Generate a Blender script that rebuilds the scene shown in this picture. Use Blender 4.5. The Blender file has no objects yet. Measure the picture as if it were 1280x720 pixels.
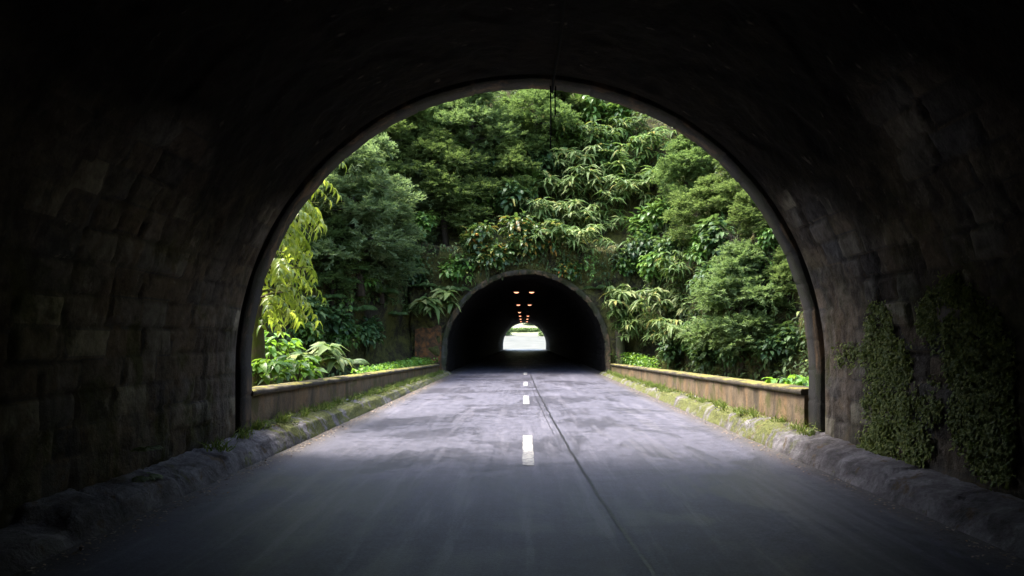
import bpy, math, random
import numpy as np
from mathutils import Vector, Matrix, noise
from mathutils.bvhtree import BVHTree

random.seed(7)
rng = np.random.default_rng(7)
scene = bpy.context.scene
col = scene.collection
R = math.radians

# ------------------------------------------------------------------ frame of reference
F, CX, CY, CAMZ = 900.0, 655.0, 426.0, 1.6          # focal length in photo pixels, vanishing point, eye height


def ray(px, py):
    return Vector(((px - CX) / F, 1.0, (CY - py) / F))


def at(px, py, Y):
    d = ray(px, py)
    return Vector((d.x * Y, Y, CAMZ + d.z * Y))


# ------------------------------------------------------------------ helpers
def obj(name, mesh, mat=None, parent=None):
    o = bpy.data.objects.new(name, mesh)
    col.objects.link(o)
    if mat is not None and not mesh.materials:
        mesh.materials.append(mat)
    if parent is not None:
        o.parent = parent
    return o


def tag(o, label=None, cat=None, group=None, kind=None):
    if label: o['label'] = label
    if cat: o['category'] = cat
    if group: o['group'] = group
    if kind: o['kind'] = kind
    return o


def empty(name, loc=(0, 0, 0), rz=0.0):
    o = bpy.data.objects.new(name, None)
    o.empty_display_size = 0.2
    o.location = loc
    o.rotation_euler = (0, 0, rz)
    col.objects.link(o)
    return o


def mesh_np(name, V, Q, smooth=True):
    """Quads only (n,4)."""
    V = np.asarray(V, dtype=np.float32).reshape(-1, 3)
    Q = np.asarray(Q, dtype=np.int32).reshape(-1, 4)
    me = bpy.data.meshes.new(name)
    me.vertices.add(len(V))
    me.vertices.foreach_set('co', V.ravel())
    me.loops.add(Q.size)
    me.loops.foreach_set('vertex_index', Q.ravel())
    me.polygons.add(len(Q))
    me.polygons.foreach_set('loop_start', np.arange(0, Q.size, 4, dtype=np.int32))
    me.polygons.foreach_set('loop_total', np.full(len(Q), 4, dtype=np.int32))
    if smooth:
        me.polygons.foreach_set('use_smooth', np.ones(len(Q), dtype=bool))
    me.update(calc_edges=True)
    me.validate()
    return me


class MB:
    """Collects quads."""
    def __init__(self):
        self.V, self.Q, self.n = [], [], 0

    def add(self, V, Q):
        V = np.asarray(V, dtype=np.float32).reshape(-1, 3)
        Q = np.asarray(Q, dtype=np.int32).reshape(-1, 4)
        self.V.append(V); self.Q.append(Q + self.n); self.n += len(V)
        return self

    def grid(self, rows):
        """rows: array (r,c,3)."""
        g = np.asarray(rows, dtype=np.float32)
        r, c = g.shape[:2]
        i = np.arange(r * c).reshape(r, c)
        q = np.stack([i[:-1, :-1], i[:-1, 1:], i[1:, 1:], i[1:, :-1]], -1).reshape(-1, 4)
        return self.add(g.reshape(-1, 3), q)

    def box(self, x0, x1, y0, y1, z0, z1):
        v = [(x, y, z) for x in (x0, x1) for y in (y0, y1) for z in (z0, z1)]
        q = [(0, 1, 3, 2), (4, 6, 7, 5), (0, 4, 5, 1), (2, 3, 7, 6), (0, 2, 6, 4), (1, 5, 7, 3)]
        return self.add(v, q)

    def tube(self, pts, radii, n=6, cap=True):
        pts = [Vector(p) for p in pts]
        rows = []
        for i, p in enumerate(pts):
            t = (pts[min(i + 1, len(pts) - 1)] - pts[max(i - 1, 0)]).normalized()
            a = t.orthogonal().normalized() if abs(t.z) > .95 else t.cross(Vector((0, 0, 1))).normalized()
            b = t.cross(a)
            r = radii[i] if hasattr(radii, '__len__') else radii
            rows.append([p + (a * math.cos(2 * math.pi * k / n) + b * math.sin(2 * math.pi * k / n)) * r for k in range(n + 1)])
        if cap:
            rows = [[pts[0]] * (n + 1)] + rows + [[pts[-1]] * (n + 1)]
        return self.grid([[tuple(v) for v in r] for r in rows])

    def mesh(self, name, smooth=True):
        return mesh_np(name, np.concatenate(self.V), np.concatenate(self.Q), smooth)

    def build(self, name, mat, parent=None, smooth=True):
        return obj(name, self.mesh(name, smooth), mat, parent)


# ------------------------------------------------------------------ node materials
class NT:
    def __init__(self, name):
        self.m = bpy.data.materials.new(name)
        self.m.use_nodes = True
        self.t = self.m.node_tree
        self.t.nodes.clear()
        self.out = self.t.nodes.new('ShaderNodeOutputMaterial')

    def n(self, kind, **kw):
        nd = self.t.nodes.new('ShaderNode' + kind)
        for k, v in kw.items():
            if k in nd.inputs:
                self.set(nd.inputs[k], v)
            else:
                setattr(nd, k, v)
        return nd

    def set(self, sock, v):
        if isinstance(v, bpy.types.NodeSocket):
            self.t.links.new(v, sock)
        elif isinstance(v, (tuple, list)) and len(v) == 3 and sock.type == 'RGBA':
            sock.default_value = (*v, 1)
        else:
            sock.default_value = v

    def coord(self, scale=(1, 1, 1), which='Object'):
        tc = self.n('TexCoord')
        mp = self.n('Mapping')
        self.set(mp.inputs['Vector'], tc.outputs[which])
        mp.inputs['Scale'].default_value = scale
        return mp.outputs[0]

    def pos(self, scale=(1, 1, 1)):
        g = self.n('NewGeometry')
        mp = self.n('Mapping')
        self.set(mp.inputs['Vector'], g.outputs['Position'])
        mp.inputs['Scale'].default_value = scale
        return mp.outputs[0]

    def noise(self, vec, scale, detail=4, rough=.55, dist=0.0):
        nd = self.n('TexNoise')
        self.set(nd.inputs['Vector'], vec)
        nd.inputs['Scale'].default_value = scale
        nd.inputs['Detail'].default_value = detail
        nd.inputs['Roughness'].default_value = rough
        nd.inputs['Distortion'].default_value = dist
        return nd.outputs[0]

    def ramp(self, fac, stops, interp='LINEAR'):
        nd = self.n('ValToRGB')
        self.set(nd.inputs[0], fac)
        cr = nd.color_ramp
        cr.interpolation = interp
        while len(cr.elements) < len(stops):
            cr.elements.new(.5)
        for e, (p, c) in zip(cr.elements, stops):
            e.position = p
            if not hasattr(c, '__len__'): c = (c, c, c)
            e.color = (*c, 1)
        return nd.outputs[0]

    def mix(self, fac, a, b, mode='MIX'):
        nd = self.n('MixRGB', blend_type=mode)
        self.set(nd.inputs[0], fac); self.set(nd.inputs[1], a); self.set(nd.inputs[2], b)
        return nd.outputs[0]

    def math(self, op, a, b=0.0, clamp=False):
        nd = self.n('Math', operation=op, use_clamp=clamp)
        self.set(nd.inputs[0], a); self.set(nd.inputs[1], b)
        return nd.outputs[0]

    def smooth(self, v, lo, hi):
        nd = self.n('MapRange', interpolation_type='SMOOTHSTEP')
        self.set(nd.inputs[0], v)
        nd.inputs[1].default_value = lo; nd.inputs[2].default_value = hi
        return nd.outputs[0]

    def bump(self, h, strength=.5, dist=.02, normal=None):
        nd = self.n('Bump')
        nd.inputs['Strength'].default_value = strength
        nd.inputs['Distance'].default_value = dist
        self.set(nd.inputs['Height'], h)
        if normal is not None: self.set(nd.inputs['Normal'], normal)
        return nd.outputs[0]

    def principled(self, base, rough=.6, normal=None, spec=.5, **kw):
        p = self.n('BsdfPrincipled')
        self.set(p.inputs['Base Color'], base)
        self.set(p.inputs['Roughness'], rough)
        p.inputs['Specular IOR Level'].default_value = spec
        if normal is not None: self.set(p.inputs['Normal'], normal)
        for k, v in kw.items(): self.set(p.inputs[k], v)
        return p.outputs[0]

    def finish(self, surf):
        self.t.links.new(surf, self.out.inputs['Surface'])
        return self.m


def leaf_mat(name, stops, rough=.45, trans=.3, spec=.5, tcol=None, objvar=.25):
    m = NT(name)
    g = m.n('NewGeometry')
    oi = m.n('ObjectInfo')
    c = m.ramp(g.outputs['Random Per Island'], stops)
    v = m.math('MULTIPLY_ADD', oi.outputs['Random'], objvar * 2)
    v.node.inputs[2].default_value = 1 - objvar
    hsv = m.n('HueSaturation')
    m.set(hsv.inputs['Color'], c)
    m.set(hsv.inputs['Value'], v)
    c = hsv.outputs[0]
    p = m.principled(c, rough, spec=spec)
    t = m.n('BsdfTranslucent')
    m.set(t.inputs[0], m.mix(.5, c, tcol or (.15, .24, .04)))
    mx = m.n('MixShader')
    mx.inputs[0].default_value = trans
    m.t.links.new(p, mx.inputs[1]); m.t.links.new(t.outputs[0], mx.inputs[2])
    return m.finish(mx.outputs[0])


M = {}
M['ginger'] = leaf_mat('ginger_leaf', [(0, (.035, .08, .018)), (.45, (.08, .15, .035)), (.85, (.15, .225, .06)), (.97, (.24, .24, .06)), (1, (.28, .19, .04))], .55, .4, .22)
M['gingerlight'] = leaf_mat('pale_ginger_leaf', [(0, (.06, .11, .028)), (.5, (.14, .205, .06)), (.9, (.25, .29, .11)), (1, (.33, .26, .05))], .52, .4, .25)
M['cedar'] = leaf_mat('cedar_needles', [(0, (.062, .11, .036)), (.6, (.11, .168, .056)), (1, (.175, .235, .085))], .85, .5, .12)
M['cedargrey'] = leaf_mat('grey_cedar_needles', [(0, (.085, .125, .06)), (.6, (.14, .19, .09)), (1, (.21, .26, .13))], .85, .5, .12)
M['cedarolive'] = leaf_mat('olive_cedar_needles', [(0, (.066, .10, .03)), (.6, (.115, .155, .05)), (1, (.19, .23, .072))], .85, .5, .12)
M['cedarbright'] = leaf_mat('soft_bright_needles', [(0, (.095, .15, .055)), (.6, (.15, .215, .085)), (1, (.22, .285, .125))], .85, .5, .12)
M['dark'] = leaf_mat('dark_leaf', [(0, (.022, .055, .018)), (.6, (.05, .10, .035)), (.92, (.10, .165, .055)), (1, (.15, .21, .08))], .45, .35, .3)
M['green'] = leaf_mat('green_leaf', [(0, (.04, .10, .014)), (.6, (.08, .17, .03)), (.93, (.15, .25, .05)), (1, (.22, .25, .06))], .42, .35, .4)
M['orange'] = leaf_mat('turning_leaf', [(0, (.03, .075, .018)), (.5, (.06, .12, .028)), (.74, (.13, .18, .04)), (.85, (.32, .26, .05)), (.94, (.46, .24, .04)), (1, (.38, .13, .025))], .42, .35, .5)
M['palefern'] = leaf_mat('pale_fern_leaf', [(0, (.09, .13, .05)), (1, (.22, .26, .11))], .5, .35, .3)
M['mossleaf'] = leaf_mat('moss_leaf', [(0, (.035, .043, .010)), (.6, (.065, .076, .016)), (1, (.125, .12, .03))], .8, .2, .15)
M['gold'] = leaf_mat('golden_leaf', [(0, (.10, .10, .025)), (.5, (.22, .16, .04)), (1, (.34, .22, .06))], .5, .3, .4)
M['fern'] = leaf_mat('fern_leaf', [(0, (.035, .075, .018)), (.7, (.07, .13, .03)), (1, (.12, .18, .05))], .5, .35, .4)
M['herb'] = leaf_mat('bright_herb_leaf', [(0, (.05, .13, .02)), (.6, (.10, .23, .03)), (1, (.20, .33, .05))], .4, .45, .5, (.3, .5, .03))
M['sunny'] = leaf_mat('yellow_green_leaf', [(0, (.10, .18, .02)), (.5, (.22, .31, .035)), (1, (.42, .46, .09))], .33, .45, .6, (.5, .6, .05))
M['cover'] = leaf_mat('undergrowth_leaf', [(0, (.018, .034, .012)), (.6, (.045, .075, .022)), (.95, (.085, .125, .035)), (1, (.15, .17, .05))], .6, .25, .25)
M['ivy'] = leaf_mat('creeper_leaf', [(0, (.055, .085, .012)), (.6, (.11, .14, .02)), (1, (.19, .22, .04))], .6, .25, .3)
M['grass'] = leaf_mat('grass_blade', [(0, (.065, .095, .018)), (.6, (.12, .165, .03)), (1, (.22, .23, .055))], .55, .35, .3)


def mk_bark(name, a, b, moss=.0):
    m = NT(name)
    p = m.coord((1, 1, .3))
    n1 = m.noise(p, 14, 6, .65)
    c = m.ramp(n1, [(.3, a), (.7, b)])
    if moss:
        k = m.smooth(m.noise(m.coord(), 3.0, 5, .6), .62 - moss * .3, .75 - moss * .3)
        c = m.mix(k, c, (.09, .105, .02))
    return m.finish(m.principled(c, .85, m.bump(n1, .7, .02), .2))


M['bark'] = mk_bark('bark', (.025, .02, .014), (.07, .055, .04))
M['mossbark'] = mk_bark('mossy_bark', (.07, .055, .03), (.15, .12, .07), .7)
M['stem'] = mk_bark('green_stem', (.04, .05, .02), (.08, .09, .035))


def mk_lining():
    m = NT('tunnel_stone')
    p = m.pos()
    blk = m.n('Attribute', attribute_name='block').outputs['Fac']
    jnt = m.n('Attribute', attribute_name='joint').outputs['Fac']
    low = m.n('Attribute', attribute_name='low').outputs['Fac']
    big = m.noise(p, .8, 5, .6, .3)
    fine = m.noise(p, 9, 8, .65)
    blot = m.noise(p, 2.3, 6, .6, .5)
    stone = m.ramp(blk, [(0, (.05, .048, .048)), (.25, (.13, .106, .078)), (.5, (.085, .083, .084)), (.75, (.16, .138, .104)), (.93, (.15, .145, .13)), (.945, (.18, .165, .13)), (.97, (.36, .335, .25)), (1, (.40, .37, .28))])
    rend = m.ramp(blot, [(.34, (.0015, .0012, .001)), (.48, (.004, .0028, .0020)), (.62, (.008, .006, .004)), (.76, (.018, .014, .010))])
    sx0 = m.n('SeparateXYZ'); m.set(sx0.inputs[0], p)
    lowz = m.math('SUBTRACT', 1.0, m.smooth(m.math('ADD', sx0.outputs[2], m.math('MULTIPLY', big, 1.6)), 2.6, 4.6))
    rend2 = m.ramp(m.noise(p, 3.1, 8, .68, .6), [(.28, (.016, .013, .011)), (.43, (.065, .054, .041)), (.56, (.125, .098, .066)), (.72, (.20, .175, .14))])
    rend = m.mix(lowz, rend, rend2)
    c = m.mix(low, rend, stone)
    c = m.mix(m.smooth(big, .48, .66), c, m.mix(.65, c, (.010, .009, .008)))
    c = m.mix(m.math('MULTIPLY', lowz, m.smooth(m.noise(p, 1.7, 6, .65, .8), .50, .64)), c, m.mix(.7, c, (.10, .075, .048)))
    c = m.mix(m.math('MULTIPLY', jnt, .85), c, (.006, .006, .005))
    # moss and lime bloom
    moss = m.math('MULTIPLY', m.smooth(m.noise(p, 1.3, 6, .65, .6), .52, .66), m.math('MULTIPLY', lowz, .75))
    c = m.mix(moss, c, (.048, .052, .012))
    streak = m.noise(m.pos((5, 7, .5)), 1.0, 5, .6)
    lime = m.math('MULTIPLY', m.smooth(streak, .62, .74), m.smooth(m.noise(p, 1.1, 3), .45, .6))
    sx = m.n('SeparateXYZ'); m.set(sx.inputs[0], p)
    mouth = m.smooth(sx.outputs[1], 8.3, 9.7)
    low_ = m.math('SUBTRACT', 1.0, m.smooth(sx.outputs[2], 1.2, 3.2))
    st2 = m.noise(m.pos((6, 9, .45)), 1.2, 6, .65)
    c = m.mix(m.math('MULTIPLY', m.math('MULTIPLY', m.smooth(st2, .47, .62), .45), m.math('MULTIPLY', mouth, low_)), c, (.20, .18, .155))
    c = m.mix(m.math('MULTIPLY', lime, .5), c, (.20, .18, .15))
    c = m.mix(.7, c, m.ramp(fine, [(.25, .35), (.75, 1.35)]), 'MULTIPLY')
    lich = m.math('MULTIPLY', m.smooth(m.noise(p, 4.5, 7, .72, .4), .585, .65), m.smooth(m.noise(p, .9, 3), .44, .58))
    c = m.mix(m.math('MULTIPLY', lich, m.math('MULTIPLY', lowz, .65)), c, (.21, .195, .16))
    film = m.math('MULTIPLY', m.smooth(m.noise(m.pos((1.2, 1.2, .5)), 1.0, 6, .7, .5), .50, .62), m.math('MULTIPLY', lowz, .6))
    c = m.mix(film, c, m.mix(.5, c, (.038, .048, .018)))
    wet = m.math('MULTIPLY', m.smooth(m.noise(m.pos((1.6, 1.6, .25)), 1.3, 6, .7, .3), .54, .64), .7)
    c = m.mix(wet, c, m.mix(.72, c, (.004, .004, .004)))
    h = m.math('ADD', m.math('MULTIPLY', fine, 1.0), m.math('MULTIPLY', m.noise(p, 34, 5, .7), .4))
    rough = m.ramp(blot, [(.3, .45), (.7, .85)])
    return m.finish(m.principled(c, .95, m.bump(h, .9, .03), .07))


M['lining'] = mk_lining()


def mk_concrete(name, a, b, moss_amt=.4, mosscol=(.10, .115, .022), streak=True, scale=1.0):
    m = NT(name)
    p = m.pos()
    n1 = m.noise(p, 2.2 * scale, 7, .65, .4)
    fine = m.noise(p, 22, 7, .7)
    c = m.ramp(n1, [(.3, a), (.7, b)])
    if streak:
        s = m.noise(m.pos((1.5, 1.5, .5)), 1.6, 5, .6)
        c = m.mix(m.smooth(s, .45, .65), c, m.mix(.6, c, (.21, .125, .055)))
        c = m.mix(m.smooth(m.noise(m.pos((1.1, 1.1, .3)), 2.3, 7, .7), .50, .62), c, m.mix(.75, c, (.035, .030, .022)))
    if moss_amt:
        k = m.smooth(m.noise(p, 1.7, 7, .68, .5), .66 - moss_amt * .35, .74 - moss_amt * .3)
        c = m.mix(m.math('MULTIPLY', k, .9), c, m.mix(fine, mosscol, (mosscol[0] * .35, mosscol[1] * .42, mosscol[2] * .6)))
    c = m.mix(.6, c, m.ramp(fine, [(.25, .5), (.75, 1.3)]), 'MULTIPLY')
    return m.finish(m.principled(c, .8, m.bump(m.math('ADD', fine, n1), .7, .02), .3))


M['parapet'] = mk_concrete('parapet_concrete', (.075, .053, .032), (.17, .125, .075), .45, (.095, .085, .018))
def mk_coping():
    m = NT('coping_concrete')
    p = m.pos()
    n1 = m.noise(p, 3.0, 7, .68, .4)
    fine = m.noise(p, 26, 7, .7)
    c = m.ramp(n1, [(.3, (.028, .025, .020)), (.6, (.085, .072, .052)), (.8, (.15, .125, .09))])
    g = m.n('NewGeometry'); sx = m.n('SeparateXYZ'); m.set(sx.inputs[0], g.outputs['True Normal'])
    up = m.smooth(m.math('ABSOLUTE', sx.outputs[2]), .45, .9)
    k = m.math('MULTIPLY', m.smooth(m.noise(p, 1.6, 7, .7, .5), .44, .56), up)
    c = m.mix(k, c, m.ramp(fine, [(.25, (.06, .055, .012)), (.5, (.19, .17, .035)), (.75, (.33, .27, .07))]))
    c = m.mix(.6, c, m.ramp(fine, [(.25, .5), (.75, 1.3)]), 'MULTIPLY')
    return m.finish(m.principled(c, .9, m.bump(m.math('ADD', fine, n1), .8, .02), .2))


M['coping'] = mk_coping()


def mk_kerb():
    m = NT('kerb_concrete')
    p = m.pos()
    n1 = m.noise(p, 2.6, 8, .68, .5)
    fine = m.noise(p, 24, 7, .72)
    c = m.ramp(n1, [(.28, (.038, .033, .031)), (.44, (.10, .092, .092)), (.58, (.18, .168, .172)), (.74, (.34, .32, .32))])
    sx = m.n('SeparateXYZ'); m.set(sx.inputs[0], p)
    out = m.smooth(sx.outputs[1], 8.6, 11.6)
    k = m.math('ADD', m.noise(p, 1.9, 8, .7, .6), m.math('MULTIPLY', out, .19))
    k = m.math('MULTIPLY', m.smooth(k, .60, .70), .9)
    mc = m.ramp(fine, [(.25, (.030, .034, .008)), (.5, (.085, .095, .018)), (.75, (.15, .155, .035))])
    c = m.mix(k, c, mc)
    earth = m.smooth(m.noise(p, 3.7, 6, .65, .4), .58, .66)
    c = m.mix(m.math('MULTIPLY', earth, .8), c, (.09, .06, .03))
    c = m.mix(.75, c, m.ramp(fine, [(.25, .4), (.75, 1.35)]), 'MULTIPLY')
    return m.finish(m.principled(c, .9, m.bump(m.math('ADD', fine, m.math('MULTIPLY', n1, 2)), 1.0, .03), .2))


M['kerbout'] = M['kerbin'] = mk_kerb()
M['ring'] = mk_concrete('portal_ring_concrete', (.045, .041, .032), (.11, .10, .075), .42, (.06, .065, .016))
M['nearring'] = mk_concrete('dark_portal_rim', (.006, .006, .005), (.020, .019, .016), .55, (.020, .022, .006))  # very dark base colour with moss patches
M['darkring'] = mk_concrete('weathered_arch_stone', (.018, .016, .011), (.075, .068, .050), .6, (.03, .034, .008))
M['facade'] = mk_concrete('mossy_portal_masonry', (.05, .045, .03), (.13, .115, .075), .6, (.07, .075, .018))


def mk_brickpatch():
    m = NT('exposed_red_masonry')
    p = m.pos()
    n = m.noise(p, 3.2, 6, .65, .4)
    c = m.ramp(n, [(.3, (.03, .024, .015)), (.48, (.08, .045, .022)), (.62, (.20, .08, .025)), (.8, (.07, .06, .025))])
    br = m.n('TexBrick')
    m.set(br.inputs['Vector'], m.pos((1, 1, 1)))
    f = m.noise(p, 20, 5, .6)
    return m.finish(m.principled(c, .85, m.bump(f, .6, .02), .2))


M['brick'] = mk_brickpatch()


def mk_road():
    m = NT('wet_asphalt')
    p = m.pos()
    lon = m.noise(m.pos((2.2, .14, 1)), 1.6, 8, .62, .25)        # tyre tracks, drips along the lane
    pat = m.noise(m.pos((.50, .42, 1)), 1.0, 10, .66, .7)        # damp patches
    fine = m.noise(p, 42, 5, .85)
    mid = m.noise(p, 5, 9, .72)
    c = m.ramp(mid, [(.32, (.033, .032, .042)), (.66, (.092, .089, .113))])
    damp = m.smooth(m.math('ADD', m.math('MULTIPLY', pat, .68), m.math('MULTIPLY', lon, .32)), .475, .548)
    c = m.mix(m.math('MULTIPLY', damp, .62), c, (.024, .023, .029))
    c = m.mix(m.smooth(lon, .52, .62), c, m.mix(.35, c, (.15, .143, .168)))
    str_ = m.noise(m.pos((9, .12, 1)), 1.5, 5, .6, .1)
    c = m.mix(.55, c, m.ramp(str_, [(.3, .72), (.7, 1.22)]), 'MULTIPLY')
    sx = m.n('SeparateXYZ'); m.set(sx.inputs[0], p)
    edge = m.smooth(m.math('ADD', m.math('ABSOLUTE', m.math('SUBTRACT', sx.outputs[0], .09)), m.math('MULTIPLY', mid, .5)), 3.25, 3.85)
    grit = m.ramp(m.noise(p, 26, 5, .7), [(.3, (.025, .022, .019)), (.6, (.065, .056, .048)), (.8, (.14, .125, .11))])
    c = m.mix(edge, c, grit)
    c = m.mix(.8, c, m.ramp(fine, [(.34, .30), (.66, 1.75)]), 'MULTIPLY')
    rough = m.math('ADD', m.math('MULTIPLY', m.math('SUBTRACT', 1.0, damp), .16), m.math('MULTIPLY', mid, .22))
    rough = m.math('ADD', rough, .30)
    rough = m.math('ADD', rough, m.math('MULTIPLY', edge, .3))
    h = m.math('ADD', m.math('MULTIPLY', fine, 1), m.math('MULTIPLY', mid, .8))
    return m.finish(m.principled(c, rough, m.bump(h, .5, .012), .38))


M['road'] = mk_road()


def mk_paint():
    m = NT('worn_white_paint')
    p = m.pos()
    n = m.noise(p, 16, 7, .7)
    c = m.mix(m.smooth(n, .46, .60), (.33, .32, .29), (.09, .087, .095))
    return m.finish(m.principled(c, .55, m.bump(n, .3, .005), .4))


M['paint'] = mk_paint()


def mk_plain(name, a, b, scale=5, rough=.8, spec=.3):
    m = NT(name)
    n = m.noise(m.pos(), scale, 6, .65)
    return m.finish(m.principled(m.ramp(n, [(.3, a), (.7, b)]), rough, m.bump(n, .5, .02), spec))


M['tar'] = mk_plain('tar_seal', (.006, .006, .007), (.018, .018, .02), 12, .4)
M['ground'] = mk_plain('leaf_mould_ground', (.03, .025, .015), (.075, .06, .03), 3)
M['grasshill'] = mk_plain('sunny_grass_hill', (.10, .115, .06), (.20, .205, .115), .25)
M['palerd'] = mk_plain('pale_dry_concrete', (.045, .05, .035), (.10, .098, .08), .3)
M['rubber'] = mk_plain('black_rubber', (.004, .004, .004), (.010, .010, .010), 30, .9, .05)
M['steel'] = mk_plain('lamp_housing_metal', (.04, .038, .035), (.09, .085, .08), 20, .5)
M['blackvault'] = mk_plain('black_vault', (.008, .007, .006), (.022, .018, .015), 1.5, .9, .1)  # near-black colour over the whole far lining
M['gravel'] = NT('road_grit')
_g = M['gravel']
M['gravel'] = _g.finish(_g.principled(_g.ramp(_g.n('NewGeometry').outputs['Random Per Island'], [(0, (.16, .11, .07)), (.6, (.24, .19, .14)), (.9, (.34, .28, .22)), (1, (.42, .24, .10))]), .9, None, .2))


def mk_cliff():
    m = NT('mossy_rock')
    p = m.pos()
    n1 = m.noise(p, .9, 7, .65, .6)
    n2 = m.noise(p, 5, 7, .7, .4)
    c = m.ramp(n2, [(.25, (.010, .008, .005)), (.5, (.026, .021, .013)), (.8, (.055, .045, .026))])
    k = m.smooth(m.math('ADD', m.math('MULTIPLY', n1, .7), m.math('MULTIPLY', n2, .3)), .40, .58)
    c = m.mix(m.math('MULTIPLY', k, .85), c, m.mix(n2, (.040, .044, .010), (.15, .145, .032)))
    h = m.math('ADD', n2, m.math('MULTIPLY', m.noise(p, 17, 6, .7), .5))
    return m.finish(m.principled(c, .85, m.bump(h, 1.0, .12), .25))


M['cliff'] = mk_cliff()


def mk_emit(name, colr, s):
    m = NT(name)
    e = m.n('Emission')
    m.set(e.inputs[0], colr)
    e.inputs[1].default_value = s
    return m.finish(e.outputs[0])


M['lamp'] = mk_emit('sodium_lamp_glow', (1.0, .40, .22), .34)

# ------------------------------------------------------------------ ground, road, markings
g = MB(); g.grid([[(-600, -300, -.03), (600, -300, -.03)], [(-600, 900, -.03), (600, 900, -.03)]])
tag(g.build('ground', M['ground']), kind='structure')

rd = MB()
ys = np.concatenate([np.arange(-60, 2, 4.0), np.arange(2, 40, .5), np.arange(40, 133, 3.0), [134.0]])
xs = np.linspace(-4.15, 4.3, 14)
rows = [[(x, y, .02 * (1 - ((x - .09) / 4.1) ** 2) + .004 * noise.noise(Vector((x, y, 0)))) for x in xs] for y in ys]
rd.grid(rows)
road = rd.build('road', M['road'])
tag(road, 'damp dark asphalt road running through both tunnels', kind='structure')
DASH = [(9.1, 12.0), (17.9, 20.6), (25.2, 27.6), (33.3, 36.0), (.9, 3.8), (41.4, 44.2)]
for y0, y1 in DASH:
    mb = MB()
    n = 24
    L, Rr = [], []
    rows = []
    for i in range(n + 1):
        y = y0 + (y1 - y0) * i / n
        j = .006
        rows.append([(.058 - .075 + random.uniform(-j, j), y, .027), (.058, y, .027), (.058 + .075 + random.uniform(-j, j), y, .027)])
    mb.grid(rows)
    mb.build('lane_marking', M['paint'], road)
# tar seam wandering beside the centre line
sp = [(.30, 34.0), (.36, 28.0), (.42, 22.5), (.57, 14.5), (.67, 10.2), (.74, 7.8), (.87, 4.9), (.93, 2.0), (.95, -4.0)]


def seam(sp, w, zz):
    mb = MB(); rows = []
    for (xa, ya), (xb, yb) in zip(sp[:-1], sp[1:]):
        k = max(4, int(abs(yb - ya) * 7))
        for i in range(k):
            t = i / k
            y = ya + (yb - ya) * t
            x = xa + (xb - xa) * t + .02 * noise.noise(Vector((0, y * 1.3, 3))) + .008 * noise.noise(Vector((0, y * 6, 5)))
            ww = w * (.7 + .6 * abs(noise.noise(Vector((2, y * 3, 1)))))
            rows.append([(x - ww, y, zz), (x + ww, y, zz)])
    mb.grid(rows)
    return mb


seam(sp, .022, .0245).build('tar_seam', M['tar'], road)
seam([(.18, 30), (.33, 20), (.47, 13.5), (.50, 12.0)], .007, .0245).build('tar_seam', M['tar'], road)

# ------------------------------------------------------------------ tunnels
def arch_pt(cx, r, zs, s):
    """s = arc length from the left base over the crown to the right base; returns point, inward normal."""
    q = math.pi * r
    if s < zs: return (cx - r, s), (1, 0)
    if s < zs + q:
        a = math.pi - (s - zs) / r
        return (cx + r * math.cos(a), zs + r * math.sin(a)), (-math.cos(a), -math.sin(a))
    return (cx + r, zs - (s - zs - q)), (-1, 0)


def block_field(s, y, total):
    """coursed stone: returns random id, joint 0..1, relief."""
    ss = min(s, total - s)
    ch = .29
    wob = .07 * noise.noise(Vector((y * .6, s * .5, 1)))
    row = math.floor((ss + wob) / ch)
    fr = (ss + wob) / ch - row
    side = 0 if s < total / 2 else 7
    bl = .36 + .26 * (abs(math.sin(row * 12.9 + side)) % 1)
    yy = y + row * .37 + .10 * noise.noise(Vector((s * 1.7, y * 1.3, 4)))
    cb = math.floor(yy / bl)
    fb = yy / bl - cb
    d = min(fr * ch, (1 - fr) * ch, fb * bl, (1 - fb) * bl)
    rid = (math.sin(row * 127.1 + cb * 311.7 + side * 74.7) * 43758.5453) % 1
    joint = max(0.0, 1 - d / (.03 + .02 * noise.noise(Vector((s * 5, y * 5, 8)))))
    return rid, min(1, joint), ss


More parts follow.
